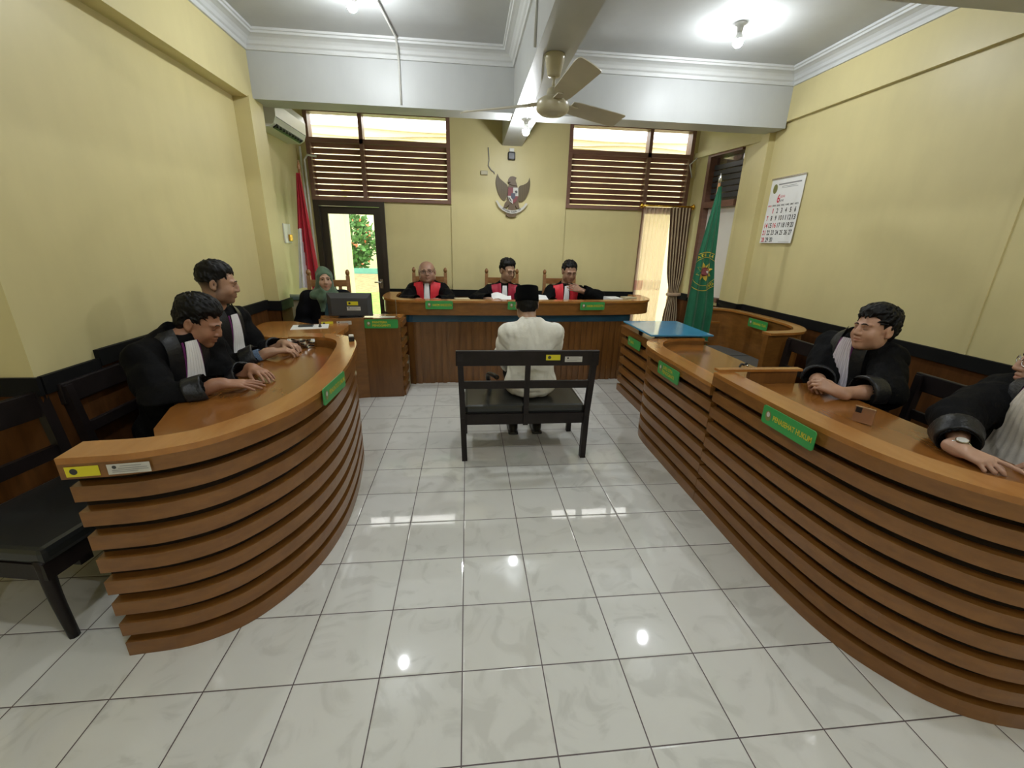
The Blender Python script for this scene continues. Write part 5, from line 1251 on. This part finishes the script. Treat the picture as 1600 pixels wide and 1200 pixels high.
# clerk in headscarf
p = Person('person in a green headscarf and black blazer seated behind the computer monitor', (-1.41, 3.40), (.22, -1), .425, .06, skin=(.42, .25, .165), height=.95)
p.torso(.95); p.head((-1.385, 3.325, 1.125), (.42, -1), -.02, .0, .94, .95, 'open', False)
for q, w in ((1, (-1.48, 3.22, .60)), (-1, (-1.30, 3.22, .60))): p.arm(q, w, (-q, .4, -.9), (.2, -.9, 0), (0, 0, -1))
p.legs(.31, .09, .31); p.finish(.005, (.85, .45, .42)); p.trousers_shoes(.011)
p.garment('blazer', 'blazer', .92, (.070, .066, .055), .92, False, .008, .004, 24, 9)
S = SDF(); T = p.T
S.ell(T((0, -.014, .026)), (.082, .102, .094), .02, p.hR); S.ell(T((0, .005, -.05)), (.076, .080, .080), .03, p.hR); S.cone(T((0, -.01, -.09)), p.N, .080, .105, .04)
S.ell(p.N-p.u*.02+A3((0, .03, 0)), (.135, .095, .06), .05); S.chain([T((.01, .06, -.12)), p.N+A3((.025, .115, -.05)), p.N+A3((.03, .125, -.17))], [.045, .040, .022], .03)
S.chain([T((.02, .055, -.115)), p.N+A3((.10, .08, -.02))], [.03, .045], .02)
S.ell(T((0, .115, -.026)), (.060, .090, .086), .010, p.hR, 's'); S.fn(wavy(.004, 55, 2, (1, 1, .8)), (-2, -2, 0), (2, 2, 3), 0, 'd'); V, Q = S.mesh(.005); obj_from('headscarf', np_mesh('headscarf', V, Q), M['hijab'], p.root)
p.patch('teal_blouse', 'teal_blouse', (.0, .44), (.0, .10), .05, .03, 7, 12, .004, .004)

# prosecutors on the left
def robed(label, loc, facing, lean, skin, hc, look, pitch, arms, bib, bibw, seed, eyes='closed', side=0, roll=0, wide=1.0, jaw=1.0, h=.0042, beard=0, fade=None, sleeve=(.068, .078, .074), cuff=.72, band=True, bib_bot=.10, lips=(.8, .55, .52), bib_x=0.0, g=1.0, amp=.0075, brow=1.0, height=1.0, cut_y=.24, knee=.42):
    p = Person(label, loc, facing, .42, lean, side, skin, height); p.cut_y = cut_y; p.torso(); p.head(hc, look, pitch, roll, wide, 1.0, eyes, True, jaw)
    for q, (w, hint, d, n, kw) in arms.items(): p.arm(q, w, hint, d, n, **kw)
    p.legs(knee, .11, knee+.02); p.finish(h, lips, .775, beard=beard, fade=fade, brow=brow); p.trousers_shoes(.011)
    p.garment('black_robe', 'toga', g, sleeve, cuff, True, .0065, amp, 62, seed, belly=.01, cuffz=.775)
    if band:
        for q in (-1, 1):
            p.patch('satin_band', 'toga_band', (q*.078, .555), (q*.082, -.03), .056, .070, 9, 26, .011, .005)
            p.patch('purple_piping', 'piping', (q*.040, .46), (q*.058, -.02), .008, .008, 3, 18, .012, .004)
    p.patch('white_bib', bib, (bib_x, .46), (bib_x, bib_bot-.08), bibw[0], bibw[1], 25, 18, .016, .004, 6, .0022)
    for q in (-1, 1):
        if q in p.hands:
            e, w = p.hands[q]; d = unit(w-e); a = e+(w-e)*(cuff-.32); b = e+(w-e)*(cuff+.005); r0, r1 = sleeve[1]*1.0+.001, sleeve[2]+.007
            sat = SDF(); sat.cone(a, b, sleeve[1]*.62+sleeve[2]*.38+.009, sleeve[2]+.009, .01); sat.fn(wavy(.004, 30, seed+q), (-2, -2, 0), (2, 2, 3), 0, 'd'); sat.fn(desk_cut(.775, cut_y), (-2, -2, -1), (2, 2, 3), .004, 'i'); sat.cone(a-d*.1, b+d*.1, sleeve[1]*.62+sleeve[2]*.38-.008, sleeve[2]-.008, .004, 's')
            a_, b_ = a+d*.0, b-d*.0
            sat.fn(lambda P, a_=a_, b_=b_, d=d: np.maximum((P-a_)@A3(-d), (P-b_)@A3(d)).astype(np.float32), (-2, -2, -1), (2, 2, 3), .004, 'i')
            V, Q = sat.mesh(.006); 
            if len(Q): obj_from('satin_cuff', np_mesh('satin_cuff', V, Q), M['toga_band'], p.root)
    return p
zt = .778
p1 = robed('person in black robe looking down at joined hands, nearest behind the left desk', (-1.60, 1.20), (1, -.38), .28, (.34, .165, .095), (-1.385, 1.225, 1.075), (1, .05), -.40,
  {1: ((-1.165, .925, zt+.050), (-.2, -.75, -.75), (.93, .32, -.10), (.05, .15, -1), {'curl': (.12, .16, .12), 'spread': .30}),
   -1: ((-1.145, 1.20, zt+.045), (-.5, .2, -.9), (.80, -.58, -.05), (-.1, -.1, -1), {'curl': (.20, .25, .2), 'spread': .12})}, 'bib', (.060, .150), 31, cuff=.76, cut_y=.17, bib_bot=.02, bib_x=.0)
make_hair('hair', p1.hR, p1.hc, 1, 1, 'full', .009, 'hair', p1.root, 6, top=.020, strands=170, h=.0036, fwd=.8, sl=.04)
p2 = robed('person in black robe with faded short hair in profile, far side of the left desk', (-1.64, 1.75), (1, -.16), .14, (.40, .225, .14), (-1.50, 1.675, 1.235), (.93, .36), -.16,
  {1: ((-1.205, 1.575, zt+.045), (-.4, -.35, -.9), (.90, .42, .05), (.15, .1, -1), {'curl': (.45, .5, .4)}),
   -1: ((-1.22, 1.82, zt+.040), (-.6, .3, -.8), (.85, -.50, 0), (0, -.2, -1), {'curl': (.4, .5, .4)})}, 'bib', (.055, .15), 32, cuff=.70, cut_y=.20, fade=(-.085, -.008), beard=.35, height=1.07)
make_hair('hair', p2.hR, p2.hc, 1, 1, 'fade', .002, 'hair', p2.root, 7, top=.014, strands=70, h=.0036, fwd=.25, lift=.002)
e, w = p2.hands[1]; d = unit(w-e); S = SDF(); a, b = e+(w-e)*.62, e+(w-e)*.80; S.cone(a, b, .052, .047, .01); S.cone(a-d*.1, b+d*.1, .046, .040, .004, 's'); S.fn(desk_cut(.775, .2), (-2, -2, -1), (2, 2, 3), .004, 'i'); S.fn(lambda P: np.maximum((P-a)@A3(-d), (P-b)@A3(d)).astype(np.float32), (-2, -2, -1), (2, 2, 3), .004, 'i'); V, Q = S.mesh(.005); obj_from('denim_cuff', np_mesh('denim_cuff', V, Q), M['denim'], p2.root)
# lawyers on the right
p3 = robed('person in black robe with striped bib and tousled hair, eyes shut, at the right desk', (2.40, 1.08), (-1, -.18), .13, (.43, .235, .145), (2.315, .985, 1.095), (-1, -.03), .10,
  {-1: ((1.955, .735, zt+.034), (.1, -.8, -.6), (-.62, .55, .30), (-.25, .85, -.3), {'curl': (.75, .7, .5), 'spread': .02}),
   1: ((1.985, .915, zt+.034), (.4, .5, -.8), (-.68, -.55, .22), (-.2, -.75, -.5), {'curl': (.65, .6, .4), 'spread': .02})}, 'bib_striped', (.06, .17), 33, cuff=.52, cut_y=.27, knee=.36, jaw=1.05, wide=1.04, bib_bot=.13, g=1.05, sleeve=(.072, .084, .080), roll=.05, brow=1.4)
make_hair('hair', p3.hR, p3.hc, 1.04, 1, 'full', .008, 'hair', p3.root, 8, top=.016, strands=190, messy=.75, fwd=.7, lift=.006, h=.0034)
p4 = robed('person in black robe with cream bib, glasses and silver watch at the right edge', (2.36, .15), (-1, .05), .12, (.46, .27, .18), (2.34, .215, 1.105), (-.80, .60), .04,
  {1: ((1.875, .10, zt+.034), (-.2, 1, -.1), (.08, -1, -.03), (.2, -.1, -1), {'curl': (.35, .45, .4), 'curls': [(.05, .1, .1), (.5, .6, .5), (.6, .7, .5), (.65, .7, .5)]}),
   -1: ((2.05, -.13, zt+.04), (.6, -.3, -.8), (-.3, .9, 0), (0, 0, -1), {'curl': (.4, .5, .4)})}, 'bib_cream', (.07, .20), 34, cuff=.80, cut_y=.22, bib_bot=.12, g=1.06, sleeve=(.072, .082, .060))
make_hair('hair', p4.hR, p4.hc, 1, 1, 'full', .008, 'hair', p4.root, 9, top=.012, strands=80); p4.glasses('steel', .0016)
e, w = p4.hands[1]; d = unit(w-e); c = w-d*.012; up = unit(A3((0, 0, 1))-d*d[2]); sd = np.cross(d, up)
wm = MB(); wm.tube([tuple(c+(up*math.cos(a)+sd*math.sin(a))*.031) for a in np.linspace(0, 2*PI, 25)], .0055, 8, caps=False); ws = wm.build('wristwatch', M['steel'], p4.root)
f = MB(); cc = c+up*.031; rows = [[tuple(cc+up*z+(sd*math.cos(a)+d*math.sin(a))*r) for a in np.linspace(0, 2*PI, 21)] for r, z in ((.019, -.004), (.020, .004), (.017, .0075))]; f.grid(rows); f.build('watch_case', M['steel'], ws)
f = MB(); f.add([tuple(cc+up*.0073+(sd*math.cos(a)+d*math.sin(a))*.0168) for a in np.linspace(0, 2*PI, 21)[:-1]], [tuple(range(20))]); f.build('watch_dial', M['white_tag'], ws)
